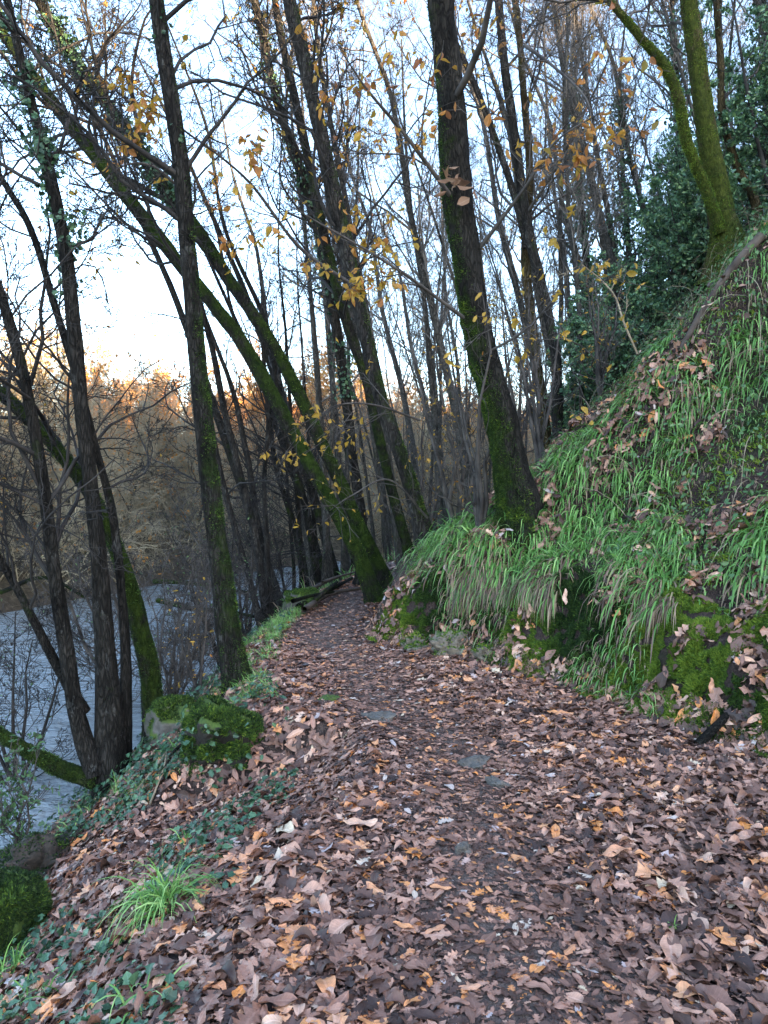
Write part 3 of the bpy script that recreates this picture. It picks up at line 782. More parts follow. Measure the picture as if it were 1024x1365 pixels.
lab6 = ['slim bare pole tree just right of the brown barked trunk', 'slim bare pole tree between the brown barked and the thickest trunks', 'slim bare pole tree below the ridge, right of the slender forked tree', 'slim bare pole tree close behind the thickest trunk, lower half hidden', 'farther slim pole tree seen just right of the thickest trunk', 'slim bare pole tree seen left of the leaning pair foot']
for i, (x, y) in enumerate(spots):
    k = i % len(wood); z = float(height(np.array(x), np.array(y)))
    s = rg.uniform(.75, 1.2); rz = rg.uniform(-.5, .5)
    o = wood[k] if not used[k] else copy_thing(wood[k], (x, y, z), rz, s)
    if not used[k]: o.location = (x, y, z); o.rotation_euler = (0, 0, rz); used[k] = True
    if i >= len(spots) - 6: o['label'] = lab6[i - len(spots) + 6]

# left bank stems between the path and the river, beyond the coppice clump
bank = [pole_tree('bank_tree', 'slim dark leaning tree on the river bank past the coppice clump', 'slim dark trees along the river bank', 140 + i, h, r, ln, M_BARK_MOSSY, M_TWIG, n1=12, L1=1.8, up=.05, tr=(.15, 1)) for i, (h, r, ln) in enumerate([(10, .075, (-.25, 0)), (9, .06, (-.05, 0)), (11, .10, (-.38, .05))])]
bs = [(412, 775, 16.5, 0), (422, 770, 17.5, 1), (402, 785, 15.5, 1), (440, 760, 18, 2), (430, 775, 15, 0), (455, 765, 16, 2), (392, 792, 17, 1), (415, 768, 20, 0), (436, 762, 22, 1), (380, 800, 14.5, 2), (470, 765, 20, 1)]
ub = [False] * 3
for px, py, d, k in bs:
    p = at(px, py, d); z = float(height(np.array(p[0]), np.array(p[1])))
    s = rg.uniform(.8, 1.15); rz = rg.uniform(-.4, .4)
    o = bank[k] if not ub[k] else copy_thing(bank[k], (p[0], p[1], z), rz, s)
    if not ub[k]: o.location = (p[0], p[1], z); ub[k] = True

# wood on the far side of the river
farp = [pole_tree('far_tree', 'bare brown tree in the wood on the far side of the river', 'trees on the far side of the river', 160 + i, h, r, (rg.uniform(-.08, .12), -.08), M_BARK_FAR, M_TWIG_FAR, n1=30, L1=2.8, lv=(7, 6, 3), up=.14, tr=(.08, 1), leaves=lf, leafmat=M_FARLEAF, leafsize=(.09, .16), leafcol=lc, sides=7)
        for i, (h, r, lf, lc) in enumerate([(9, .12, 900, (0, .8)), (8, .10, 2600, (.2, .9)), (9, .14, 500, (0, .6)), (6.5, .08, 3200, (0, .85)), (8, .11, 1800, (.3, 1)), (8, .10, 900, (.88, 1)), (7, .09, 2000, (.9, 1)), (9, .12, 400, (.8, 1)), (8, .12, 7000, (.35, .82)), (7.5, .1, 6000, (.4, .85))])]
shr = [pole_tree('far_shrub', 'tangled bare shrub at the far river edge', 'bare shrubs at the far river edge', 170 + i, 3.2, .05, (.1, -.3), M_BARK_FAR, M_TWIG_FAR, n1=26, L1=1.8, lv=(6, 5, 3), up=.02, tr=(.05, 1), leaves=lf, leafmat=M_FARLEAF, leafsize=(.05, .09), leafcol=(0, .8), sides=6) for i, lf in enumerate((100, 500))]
def c_far(lo, hi):
    def f(x, y):
        D = float(fardist(np.array([x]), np.array([y]))[0])
        return lo < D < hi and -.66 * y - 1 < x < .45 * y and y > 8
    return f
for k, f in enumerate(farp):
    if k in (5, 6, 7): f['label'] = 'grey olive bare tree in the left part of the wood across the river'; f['group'] = 'olive trees in the left part of the far wood'
    elif k > 7: f['label'] = 'orange leafed tree, sun glow put into its leaf colour, in the sunlit middle of the wood across the river'; f['group'] = 'sunlit orange trees of the far wood'
near_edge = near_wood_spots(85, (-26, 14), (9, 48), c_far(.3, 5), .8, [])
midwood = near_wood_spots(215, (-50, 45), (14, 95), c_far(3.5, 46), 1.6, [], 9000)
uf = [False] * 10; us = [False] * 2
for i, (x, y) in enumerate(near_edge):
    k = i % 2; z = float(height(np.array(x), np.array(y))); rz = rg.uniform(0, 6.28)
    o = shr[k] if not us[k] else copy_thing(shr[k], (x, y, z), rz, rg.uniform(.8, 1.7))
    if not us[k]: o.location = (x, y, z); us[k] = True
for i, (x, y) in enumerate(midwood):
    k = (i % 3 + 5) if x < -.42 * y else (8 + i % 2 if (x < -.10 * y and y > 26 and i % 4) else i % 5); z = float(height(np.array(x), np.array(y))); rz = rg.uniform(0, 6.28)  # orange trees go where the low sun glows on the far wood
    o = farp[k] if not uf[k] else copy_thing(farp[k], (x, y, z), rz, rg.uniform(.5, .68) if k > 7 else rg.uniform(.55, .9))
    if not uf[k] and k > 7: o.scale = (.6, .6, .6)
    if not uf[k]: o.location = (x, y, z); uf[k] = True

# ------------------------------------------------------------------ evergreen bushes on the slope
def bush(name, label, cat, base, h, w, seed, n_leaf, mat, size=(.035, .06), stems=7, twig=None, lv=(5, 4, 3), tpls=None, col=(0, 1), group=None, leaf_from=-1, up=.12, lean=(0, 0)):
    rng = np.random.default_rng(seed)
    root = empty(name, label, cat, base, group)
    k = np.linspace(0, 1, 6)
    P = []; R = []
    for s in range(stems):
        a_ = rng.uniform(0, 6.28); rr = w * rng.uniform(.1, .5); hh = h * rng.uniform(.6, 1)
        P.append(np.stack([(math.cos(a_) * rr + lean[0] * h) * k ** 1.1 + .03 * rng.normal(size=6), (math.sin(a_) * rr + lean[1] * h) * k ** 1.1, hh * k - .1], -1)); R.append(np.linspace(.03, .006, 6) * h / 2.5)
    P, R = np.array(P), np.array(R)
    lev = [(P, R)] + crown_levels(rng, P, R, 7, w * .45, lv, (.15, 1), up, (35, 85))
    V, F, A = crown_mesh(lev, (6, 4, 3, 3, 3))
    obj('stems', mesh('stems', V, F, twig or M_TWIG, A), root)
    tp = lev[leaf_from][0]
    kk = rng.integers(0, len(tp), n_leaf); x = rng.random(n_leaf) * (tp.shape[1] - 1); i = np.minimum(x.astype(int), tp.shape[1] - 2); f = (x - i)[:, None]
    p = tp[kk, i] * (1 - f) + tp[kk, i + 1] * f + rng.normal(size=(n_leaf, 3)) * .02
    nz = nrm(rng.normal(size=(n_leaf, 3)) * .8 + np.array([0, -.2, .7]))
    V, F, A = scatter_leaves(rng, tpls or L_GREEN, p, nz, rng.uniform(*size, n_leaf), .3, rnd=rng.uniform(*col, n_leaf))
    obj('foliage', mesh('foliage', V, F, mat, A), root)
    return root
bl = [  # px, py, depth, h, w, leaves, label
    (868, 400, 12.5, 1.9, 1.8, 7000, 'round dark green holly bush on the ridge left of the bright mossy forked tree'),
    (800, 420, 13.0, 2.6, 1.7, 9000, 'tall evergreen bush at the left end of the ridge'),
    (925, 330, 12.0, 2.6, 2.2, 11000, 'dark holly bush right behind the bright mossy forked tree'),
    (1040, 250, 11.5, 4.0, 2.6, 15000, 'big dark evergreen filling the top right corner'),
    (960, 230, 14.0, 4.2, 2.6, 12000, 'tall evergreen behind the thin pale slope trunk'),
    (870, 300, 15.0, 4.0, 2.6, 10000, 'loose tall evergreen behind the round holly bush'),
    (770, 520, 14.5, 2.6, 1.3, 6000, 'narrow ivy covered shrub below the ridge beside the slender trunks'),
    (830, 380, 17.0, 4.5, 2.4, 11000, 'soft green evergreen behind the ridge crest, left of the loose tall one'),
    (990, 120, 17.0, 5.5, 3.2, 14000, 'highest evergreen on the slope behind the thin pale trunk'),
    (920, 200, 18.0, 6.0, 2.8, 12000, 'open evergreen behind the fork of the bright mossy tree'),
    (820, 500, 11.5, 1.5, 1.5, 6000, 'low green shrub on the ridge end above the bare sapling'),
]
for i, (px, py, d, h, w, n, lab) in enumerate(bl):
    p = at(px, py, d); z = float(height(np.array(p[0]), np.array(p[1])))
    bush('evergreen_bush', lab, 'bush', (p[0], p[1], z), h, w, 300 + i, int(n * 1.05), M_HOLLY, (.04, .085), twig=M_TWIG)

# two ivy clad trees standing behind the ridge
for i, (px, d, h, lab) in enumerate([(778, 17, 11, 'ivy clad tree seen through the gap left of the ridge'), (900, 17, 13, 'tall tree behind the round holly bush'), (835, 19, 12, 'thin ivy clad tree behind the ridge crest'), (1010, 16, 12, 'tall tree rising behind the big dark evergreen')]):
    p = at(px, 500, d); z = float(height(np.array(p[0]), np.array(p[1])))
    rows = np.array([(p[0] + .05 * k * math.sin(k), p[1], z - .2 + h * k / 6, .12 * (1 - k / 7)) for k in range(7)])
    make_tree('ivy_tree', lab, 'tree', [rows], M_BARK_DARK, M_TWIG_RED, 330 + i, (.5, .5), None, n1=18, L1=2.4, tr=(.25, 1), ivy=(.05, .85, 5000, .08, 7), up=.2)

# ------------------------------------------------------------------ blades: grass, moss
def blades(rng, p, d0, L, width, droop, K=6, down=None, rnd=None, tipw=.1):
    n = len(p); d = nrm(d0); pts = [p]
    g = np.array([0, 0, -1.]) if down is None else down
    for k in range(K - 1):
        d = nrm(d + g * (droop * (.4 + .5 * k))[:, None])
        p = p + d * (L / (K - 1))[:, None]; pts.append(p)
    P = np.stack(pts, 1)
    T = nrm(np.gradient(P, axis=1))
    sd_ = nrm(np.cross(d0, rng.normal(size=(n, 3)) * .35 + np.array([0, 0, 1.])))
    prof = np.interp(np.linspace(0, 1, K), [0, .15, .6, 1], [.6, 1, .85, tipw])
    W = sd_[:, None] * (width[:, None] * prof[None] * .5)[..., None]
    Vv = np.stack([P - W, P + W], 2).reshape(-1, 3)
    b0 = (np.arange(n) * K * 2)[:, None]; i = (np.arange(K - 1) * 2)[None]
    F = np.stack([b0 + i, b0 + i + 1, b0 + i + 3, b0 + i + 2], -1).reshape(-1, 4)
    return Vv, [F], dict(rnd=np.repeat(np.random.default_rng(1).random(n) if rnd is None else rnd, K * 2))

rr = np.random.default_rng(900)
def sample_bank(n, ylo, yhi, slo, shi):
    y = rr.uniform(ylo, yhi, n); s = rr.uniform(slo, shi, n)
    x = np.interp(y, _Y, XB) + s
    return x, y, s
# clumped woodrush on the bank
def grass_band(nclump, ylo, yhi, slo, shi, per, Lr, wid, dead=.2, thr=-.35, near=True):
    x, y, s = sample_bank(nclump, ylo, yhi, slo, shi)
    k = fbm2(x, y, 1.3, 3, 20.) > thr
    k &= (x < .62 * y + 1.8)
    x, y, s = x[k], y[k], s[k]
    ox, oy = rr.normal(size=(2, len(x) * per)); x = np.repeat(x, per) + ox * .04; y = np.repeat(y, per) + oy * .04; s = np.repeat(s, per)
    cd_ = np.repeat(rr.normal(size=(len(x) // per, 3)) * .35, per, 0); cl = np.repeat(rr.random(len(x) // per), per)
    nz = normal_at(x, y, .08); z = height(x, y)
    n = len(x)
    hd = nz.copy(); hd[:, 2] = 0; hd = nrm(hd)
    d0 = nrm(nz * .45 + np.array([0, 0, .55]) + np.stack([ox, oy, ox * 0], -1) * .42 + rr.normal(size=(n, 3)) * .25 + cd_ + hd * .12)
    L = Lr[0] + (Lr[1] - Lr[0]) * rr.random(n) * np.repeat(rr.uniform(.45, 1.25, n // per), per)
    face = (s < .75)
    isd = rr.random(n) < np.where(face, dead + .3, dead)
    rnd = np.where(isd, rr.uniform(0, .28, n), np.clip(.42 + .5 * rr.random(n) * (.4 + .9 * cl), .32, 1))
    droop = rr.uniform(.35, .85, n) * np.where(isd, 1.6, 1.)
    g = nrm(np.array([0, 0, -1.]) + hd * .12)
    return blades(rr, np.stack([x, y, z], -1) - nz * .01, d0, L, rr.uniform(.7, 1.25, n) * wid, droop, 6, g, rnd)
parts = [grass_band(740, 2.2, 8.6, .5, 1.3, 26, (.14, .44), .0145, .25, -.16), grass_band(840, 2.2, 8.2, .02, .6, 16, (.08, .24), .010, .3, -.05),
         grass_band(1080, 2.2, 9.5, 1.2, 3.2, 19, (.16, .40), .0155, .22, -.06),
         grass_band(1100, 4., 12, 2.6, 6.5, 13, (.14, .32), .014, .3, -.1),
         grass_band(600, 8, 14, .2, 2.5, 16, (.12, .28), .009, .25, -.2)]
x, y, s = sample_bank(90000, 3.0, 13, .55, 7.5); k = x < .62 * y + .6; x, y = x[k], y[k]; n = len(x); nz = normal_at(x, y, .08)
parts.append(blades(rr, np.stack([x, y, height(x, y)], -1), nrm(nz * .7 + rr.normal(size=(n, 3)) * .6), rr.uniform(.03, .15, n), rr.uniform(.006, .012, n), rr.uniform(.3, .9, n), 6, None, np.clip(np.where(rr.random(n) < .45, rr.uniform(0, .3, n), rr.uniform(.38, .9, n)), 0, 1)))
V, F, A = cat_m(parts)
grass = tag(obj('bank_grass', mesh('bank_grass', V, F, M_GRASS, A)), kind='stuff', label='long drooping green and straw coloured grass on the bank')
print('grass blades', len(V) // 12)
# dead curtain hanging over the lip
x, y, s = sample_bank(11000, 4.6, 8.0, .36, .62)
k = fbm2(x, y, 1.6, 2, 31.) > .02; x, y = x[k], y[k]; n = len(x)
nz = normal_at(x, y, .08); hd = nz.copy(); hd[:, 2] = 0; hd = nrm(hd)
V, F, A = blades(rr, np.stack([x, y, height(x, y)], -1), nrm(hd * 1. + np.array([0, 0, .45]) + rr.normal(size=(n, 3)) * .3), rr.uniform(.08, .40, n), rr.uniform(.006, .012, n), rr.uniform(.7, 1.3, n), 6, None, np.where(rr.random(n) < .72, rr.uniform(.0, .27, n), rr.uniform(.4, .8, n)))
tag(obj('hanging_dead_grass', mesh('hanging_dead_grass', V, F, M_GRASS, A)), kind='stuff', label='withered grass hanging over the lip of the bank')
# low grass by the left path edge and on the river slope
def left_grass(n, per, ylo, yhi, ulo, uhi, Lr, thr):
    y = rr.uniform(ylo, yhi, n); u = rr.uniform(ulo, uhi, n); xb_, xl_, xw_ = par(y, y)
    x = xl_ - u * (xl_ - xw_); k = fbm2(x, y, 2., 2, 40.) > thr
    x = np.repeat(x[k], per); y = np.repeat(y[k], per); x = x + rr.normal(size=len(x)) * .03; y = y + rr.normal(size=len(y)) * .03; n = len(x)
    return blades(rr, np.stack([x, y, height(x, y)], -1), nrm(np.array([-.1, -.1, 1]) + rr.normal(size=(n, 3)) * .45), rr.uniform(*Lr, n), rr.uniform(.004, .008, n), rr.uniform(.2, .6, n), 5, None, np.where(rr.random(n) < .15, .15, rr.uniform(.4, 1, n)))
V, F, A = cat_m([left_grass(500, 16, 5.6, 11, -.02, .22, (.05, .14), -.15), left_grass(220, 12, 2.6, 7, .15, 1.0, (.07, .2), .12), left_grass(300, 14, 7, 13, .1, 1, (.08, .22), -.1)])
tag(obj('verge_grass', mesh('verge_grass', V, F, M_GRASS, A)), kind='stuff', label='short green grass along the left edge of the path')

# moss on the low face of the bank
def moss_patch(n, ylo, yhi, slo, shi, thr, ln, z0=50.):
    x, y, s = sample_bank(n, ylo, yhi, slo, shi)
    f = fbm2(x, y, 2.2, 3, z0); k = f > thr
    x, y, f = x[k], y[k], f[k]; n = len(x)
    nz = normal_at(x, y, .02); p = np.stack([x, y, height(x, y)], -1)
    cl = fbm(p * 14, 2)
    kk = cl > -.14; x, y, p, nz, cl = x[kk], y[kk], p[kk], nz[kk], cl[kk]; n = len(x)
    d = nrm(nz + rr.normal(size=(n, 3)) * .5); L = ln * rr.uniform(.5, 1.6, n) * (1.1 + cl)
    t1 = nrm(np.cross(d, rr.normal(size=(n, 3)))) * (L * .2)[:, None]
    bright = sstep(-.12, .12, fbm2(x, y, 1.1, 2, 60.) + .05 * (x - 1.3))
    rn = np.clip(.27 + .52 * bright + .22 * rr.normal(size=n) * .6 + cl * .35, 0, 1)
    return np.stack([p - t1, p + t1, p + d * L[:, None]], 1).reshape(-1, 3), [np.arange(n * 3).reshape(-1, 3)], dict(rnd=np.repeat(rn, 3))
V, F, A = cat_m([moss_patch(680000, 2.0, 7.9, -.03, .66, -.7, .022), moss_patch(170000, 2.0, 12, .5, 4, .02, .024)])
tag(obj('bank_moss', mesh('bank_moss', V, F, M_MOSS, A, False)), kind='stuff', label='thick green moss cushions on the low face of the bank')

x = rr.uniform(-50, 40, 90000); y = rr.uniform(5, 80, 90000); D = fardist(x, y)
k = (D > .2) & (D < 40) & (x > -.68 * y - 2) & (x < .5 * y + 2) & (rr.random(90000) < np.where(D < 8, 1, .45)); x, y, D = x[k], y[k], D[k]; n = len(x)
V, F, A = blades(rr, np.stack([x, y, height(x, y)], -1), nrm(np.array([0, 0, .8]) + rr.normal(size=(n, 3)) * .8), rr.uniform(.4, 2.2, n), rr.uniform(.012, .03, n), rr.uniform(.05, .6, n), 5)
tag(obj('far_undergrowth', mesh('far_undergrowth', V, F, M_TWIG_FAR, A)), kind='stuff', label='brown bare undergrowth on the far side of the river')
y = rr.uniform(11, 34, 40000); x = rr.uniform(-3, 16, 40000); xb_, xl_, xw_ = par(y, y); k = (x > xw_ + .3) & (x < .62 * y) & ((x < xl_ - .2) | (x > xb_ + .1)) & (fbm2(x, y, .7, 2, 130.) > -.15); x, y = x[k], y[k]; n = len(x)
V, F, A = blades(rr, np.stack([x, y, height(x, y)], -1), nrm(np.array([0, 0, 1.]) + rr.normal(size=(n, 3)) * .5), rr.uniform(.12, .5, n), rr.uniform(.012, .028, n), rr.uniform(.15, .6, n), 5, None, np.where(rr.random(n) < .45, rr.uniform(0, .3, n), rr.uniform(.36, 1, n)))
tag(obj('wood_undergrowth', mesh('wood_undergrowth', V, F, M_GRASS, A)), kind='stuff', label='straggly green and brown undergrowth in the wood beyond the bend')
# ------------------------------------------------------------------ leaf litter
def litter(n, ylo, yhi, tpls, size, tilt, lift, path_small=True, dens=None):
    y = rr.uniform(ylo, yhi, n); xb_, xl_, xw_ = par(y, y)
    x = rr.uniform(np.maximum(xw_ + .12, -.62 * y - 1.2), np.minimum(xb_ + .12, .62 * y + 1.7))
    xm = np.abs(x) < .62 * y + 1.8
    pcx = xl_ + .45 * (np.minimum(xb_, xl_ + 1.9) - xl_)
    tread = np.exp(-((x - pcx - .1 * np.sin(y)) / .42) ** 2)
    lefts = sstep(.1, .8, xl_ - x)
    keep = xm & (rr.random(n) > .25 * tread * sstep(2, 9, y) + .45 * lefts * (fbm2(x, y, 1.8, 2, 70.) > .0))
    x, y, tread = x[keep], y[keep], tread[keep]; n = len(x)
    nz = normal_at(x, y, .05)
    sz = rr.uniform(size[0], size[1], n) * (1 - .45 * tread) * np.where(rr.random(n) < .1, 1.25, 1)
    p = np.stack([x, y, height(x, y)], -1) + nz * (lift * rr.random(n) * (1 - .7 * tread))[:, None]
    r_ = rr.random(n)
    rnd = np.where(r_ < .89, np.clip(rr.beta(1.25, 1.6, n) * .85, 0, .83) * (1 - .12 * tread), np.where(rr.random(n) < .7, rr.uniform(.85, .905, n), rr.uniform(.9, 1, n)))
    ti = tilt * (1 - .6 * tread)
    Zx = nrm(nz + rr.normal(size=(n, 3)) * ti[:, None])
    X, Y, Z = frames(rr, Zx); w = rr.integers(0, len(tpls), n)
    fl = np.stack([sz, sz, sz * (1 - .5 * tread)], -1)
    return cat_m([instance(T, p[w == j], X[w == j], Y[w == j], Z[w == j], fl[w == j], dict(rnd=rnd[w == j])) for j, T in enumerate(tpls)])
V, F, A = cat_m([litter(12500, 1.6, 4.4, L_NEAR, (.05, .15), .17, .03), litter(27000, 1.6, 4.6, L_MID, (.02, .075), .24, .02), litter(19000, 2.0, 7.5, L_MID, (.025, .06), .2, .015), litter(22000, 4.0, 7.5, L_MID, (.035, .14), .21, .03), litter(13000, 7.3, 13, L_MID, (.05, .13), .24, .02), litter(5000, 13, 24, L_FAR, (.06, .12), .2, .02)])
tag(obj('fallen_leaves', mesh('fallen_leaves', V, F, M_LITTER, A)), kind='stuff', label='brown fallen chestnut and oak leaves covering the path')
# leaves caught on the bank among the grass
def bank_litter(n, ylo, yhi, slo, shi, thr, lift):
    x, y, s = sample_bank(n, ylo, yhi, slo, shi); k = (fbm2(x, y, 2.6, 3, 80.) > thr) & (x < .62 * y + 1.8); x, y = x[k], y[k]; n = len(x)
    nz = normal_at(x, y, .08)
    return scatter_leaves(rr, L_MID, np.stack([x, y, height(x, y)], -1) + nz * (lift * rr.random(n))[:, None], nz, rr.uniform(.05, .14, n), .45, rnd=np.where(rr.random(n) < .85, rr.uniform(0, .75, n), rr.uniform(.8, .95, n)))
V, F, A = cat_m([bank_litter(4200, 2.0, 8, .0, .9, -.01, .05), bank_litter(11000, 2.0, 9, .8, 3.0, .09, .10), bank_litter(3500, 5, 14, 2.6, 8, .05, .1)])
tag(obj('bank_leaf_litter', mesh('bank_leaf_litter', V, F, M_LITTER, A)), kind='stuff', label='brown leaves caught among the grass of the bank')

# ivy and small green plants on the river slope
def ivy_cover(n, ylo, yhi, ulo, uhi, thr, sz, lift=.05, mat_seed=0):
    y = rr.uniform(ylo, yhi, n); u = rr.uniform(ulo, uhi, n); xb_, xl_, xw_ = par(y, y); x = xl_ - u * (xl_ - xw_)
    k = fbm2(x, y, 2.3, 3, 90. + mat_seed) > thr; x, y = x[k], y[k]; n = len(x); nz = normal_at(x, y, .05)
    return scatter_leaves(rr, L_IVY, np.stack([x, y, height(x, y)], -1) + nz * (.015 + lift * rr.random(n))[:, None], nz, rr.uniform(*sz, n), .4)
V, F, A = cat_m([ivy_cover(9000, 2.0, 6.2, .06, 1.02, .1, (.022, .05)), ivy_cover(7000, 5, 10, .0, 1.02, .05, (.03, .055), .12)])
tag(obj('ivy_cover', mesh('ivy_cover', V, F, M_IVY, A)), kind='stuff', label='small dark ivy leaves creeping over the river slope')
# brambles and ferny plants higher on the bank
x, y, s = sample_bank(17000, 3.2, 14, .7, 7.5); k = (fbm2(x, y, .9, 3, 110.) - .12 * (s - 2.6) < .03) & (x < .62 * y + .8); x, y = x[k], y[k]; n = len(x)
nz = normal_at(x, y, .1); p = np.stack([x, y, height(x, y)], -1)
V, F, A = scatter_leaves(rr, L_GREEN, p + nz * (.04 + .25 * rr.random(n) ** 1.5)[:, None], nz, rr.uniform(.025, .06, n), .5)
k = rr.choice(n, 900)
Vs, Fs, As = blades(rr, p[k], nrm(nz[k] + rr.normal(size=(900, 3)) * .5), rr.uniform(.4, 1.1, 900), np.full(900, .007), rr.uniform(.1, .35, 900), 8)
m2 = mesh('bramble_leaves', V, F, M_BRAMBLE, A)
br = tag(obj('bramble_undergrowth', m2), kind='stuff', label='green brambles and small plants over the upper slope')
obj('bramble_stems', mesh('bramble_stems', Vs, Fs, M_STRAW, As), br)

# ------------------------------------------------------------------ stump, rocks, stones
def lump(rng, size, seed, rough=.25, nu=64, nv=40, power=.6, shape=None):
    th = np.linspace(0, 2 * np.pi, nu, endpoint=False); ph = np.linspace(-np.pi / 2, np.pi / 2, nv)
    T_, P_ = np.meshgrid(th, ph)
    sg = lambda v, p: np.sign(v) * np.abs(v) ** p
    V = np.stack([sg(np.cos(P_), power) * sg(np.cos(T_), power), sg(np.cos(P_), power) * sg(np.sin(T_), power), sg(np.sin(P_), power)], -1)
    V = V * (1 + rough * fbm(V * 1.3 + seed, 4) * 1.6 + rough * .4 * fbm(V * 5 + seed, 3))[..., None]
    if shape: V = shape(V)
    V = V * np.array(size)
    idx = np.arange(nu * nv).reshape(nv, nu); i2 = np.roll(idx, -1, 1)
    F = np.stack([idx[:-1], i2[:-1], i2[1:], idx[1:]], -1).reshape(-1, 4)
    return V.reshape(-1, 3), F
def up_moss(V, F, lo=0.1):
    nn = np.zeros_like(V); a_, b_, c_, d_ = (V[F[:, k]] for k in range(4)); fn = np.cross(c_ - a_, d_ - b_)
    for k in range(4): np.add.at(nn, F[:, k], fn)
    return np.clip(nrm(nn)[:, 2] * .9 + lo, 0, 1)
def rock(name, label, cat, px, py, d, size, seed, mat, rz=0, sink=.3, fz=0, fcol=.6, rough=.25, group=None, pos=None, power=.6, allm=False):
    rng = np.random.default_rng(seed)
    p = at(px, py, d) if pos is None else np.array(pos); z = float(height(np.array(p[0]), np.array(p[1])))
    V, F = lump(rng, size, seed, rough, power=power)
    c_, s_ = math.cos(rz), math.sin(rz); V = V @ np.array([[c_, s_, 0], [-s_, c_, 0], [0, 0, 1]])
    mo = up_moss(V, F, .75 if allm else .1)
    o = obj(name, mesh(name, V, F, mat, dict(moss=mo)), loc=(p[0], p[1], z + size[2] * (1 - 2 * sink)))
    tag(o, label, cat, group)
    if fz:
        f_ = fuzz(rng, V, F, mo, fz, .3, ln=.016, base_rnd=fcol)
        if f_: obj('moss', mesh('moss', f_[0], f_[1], M_MOSS, f_[2], False), o)
    return o
# stump
hs = hit(318, 1040); print('stump', hs)
def stump_shape(V):
    V = V.copy(); V[..., 2] *= (1 - .28 * V[..., 0] * (V[..., 2] > 0))
    f = sstep(.2, -1., V[..., 2]); V[..., 0] *= 1 + .25 * f; V[..., 1] -= .25 * np.exp(-((V[..., 0] + .1) / .35) ** 2) * (V[..., 1] < 0) * -1 * (V[..., 2] < .5)
    return V
rng = np.random.default_rng(41)
V, F = lump(rng, (.28, .24, .25), 3, .34, 110, 80, .8, stump_shape)
mo = up_moss(V, F, .42)
sx, sy = -1.04, 5.12
sz0 = float(height(np.array(sx), np.array(sy))) - .16
stump = empty('mossy_stump', 'moss topped rotten stump at the left edge of the path', 'stump', (sx, sy, sz0))
ob = obj('stump_body', mesh('stump_body', V + np.array([0, 0, .12]), F, M_STUMP, dict(moss=mo)), stump)
f_ = fuzz(rng, V + np.array([0, 0, .12]), F, mo, 42000, .30, ln=.020, base_rnd=.42); obj('moss', mesh('moss', f_[0], f_[1], M_MOSS, f_[2], False), ob)
rts = []
for k in range(3):
    a0 = rng.uniform(2.6, 3.8); q = [np.array([math.cos(a0) * .25, math.sin(a0) * .25, .12 + .08 * rng.random(), .018])]
    for j in range(5):
        l = q[-1].copy(); l[0] += math.cos(a0) * .10 + .03 * rng.normal(); l[1] += math.sin(a0) * .10 + .03 * rng.normal()
        l[2] = float(height(np.array(sx + l[0]), np.array(sy + l[1]))) - sz0 + (.12 - .03 * j) * rng.random(); l[3] *= .75; q.append(l)
    Vt, Ft, mt, _, _ = trunk_mesh('root', np.array(q), None, (.5, .5), 0, 8, 24, seed=k); rts.append((Vt, [Ft], dict(moss=mt)))
V, F, A = cat_m(rts); obj('roots', mesh('roots', V, F, M_BARK_DARK, A), stump)
n = 70; a0 = rng.uniform(3.0, 6.6, n); pz = rng.uniform(-.05, .38, n); pp = np.stack([np.cos(a0) * .36, np.sin(a0) * .34, pz], -1)
V, F, A = scatter_leaves(rng, L_IVY, pp, nrm(pp * np.array([1, 1, .2])), rng.uniform(.03, .055, n), .4); obj('ivy', mesh('ivy', V, F, M_IVY, A), stump)
# eroded root and soil ledge right of the stump
rock('mossy_boulder', 'green mossy boulder behind the stump at the river bank top', 'boulder', 232, 945, 6.3, (.20, .2, .2), 14, M_ROCKMOSS, .4, .25, 8000, .4)
rock('mossy_boulder', 'big dark green mossy boulder cut by the bottom left of the view', 'boulder', 2, 1225, 3.75, (.20, .26, .24), 15, M_ROCKMOSS, .2, .28, 40000, .28, power=.9, allm=True)
rock('dark_lump', 'dark rough lump standing in for a black root hollow above the big mossy boulder at the water edge', 'rock', 50, 1160, 4.9, (.24, .22, .12), 16, M_EARTH, .3, .25, 5000, .15, rough=.9)  # dark lump put in for a black root hollow
rock('mossy_boulder', 'low green boulder in the water edge at the foot of the coppice clump', 'boulder', 268, 838, 12.3, (.32, .3, .2), 17, M_ROCKMOSS, .1, .3, 6000, .5)
for i, (px, py, w, lab) in enumerate([(502, 960, .15, 'pale blue grey stone embedded in the path beside the earth ledge'), (632, 1020, .13, 'greenish grey flat stone in the middle of the path'), (662, 1047, .08, 'small flat stone right below the greenish one in the path'), (618, 1138, .05, 'little blue stone among the leaves of the trodden strip'), (440, 935, .10, 'flat mossy stone near the path left edge past the ledge')]):
    p = hit(px, py)
    rock('path_stone', lab, 'stone', 0, 0, 0, (w * .65, w * .5, .03), 50 + i, M_STONE if i != 4 else M_ROCKMOSS, i, .42, 0, pos=p, rough=.5)
for i, (x, y, s, lab) in enumerate([(.62, 6.85, .17, 'pale grey rock showing between dark moss cushions at the bank foot'), (.30, 7.15, .13, 'small buff rock at the bank foot under the dead grass'), (.90, 6.55, .10, 'little grey rock in the bank foot moss')]):
    rock('bank_rock', lab, 'rock', 0, 0, 0, (s, s * .8, s * .8), 60 + i, M_BUFF, i, .35, 1500, pos=(x, y, 0), rough=.6)

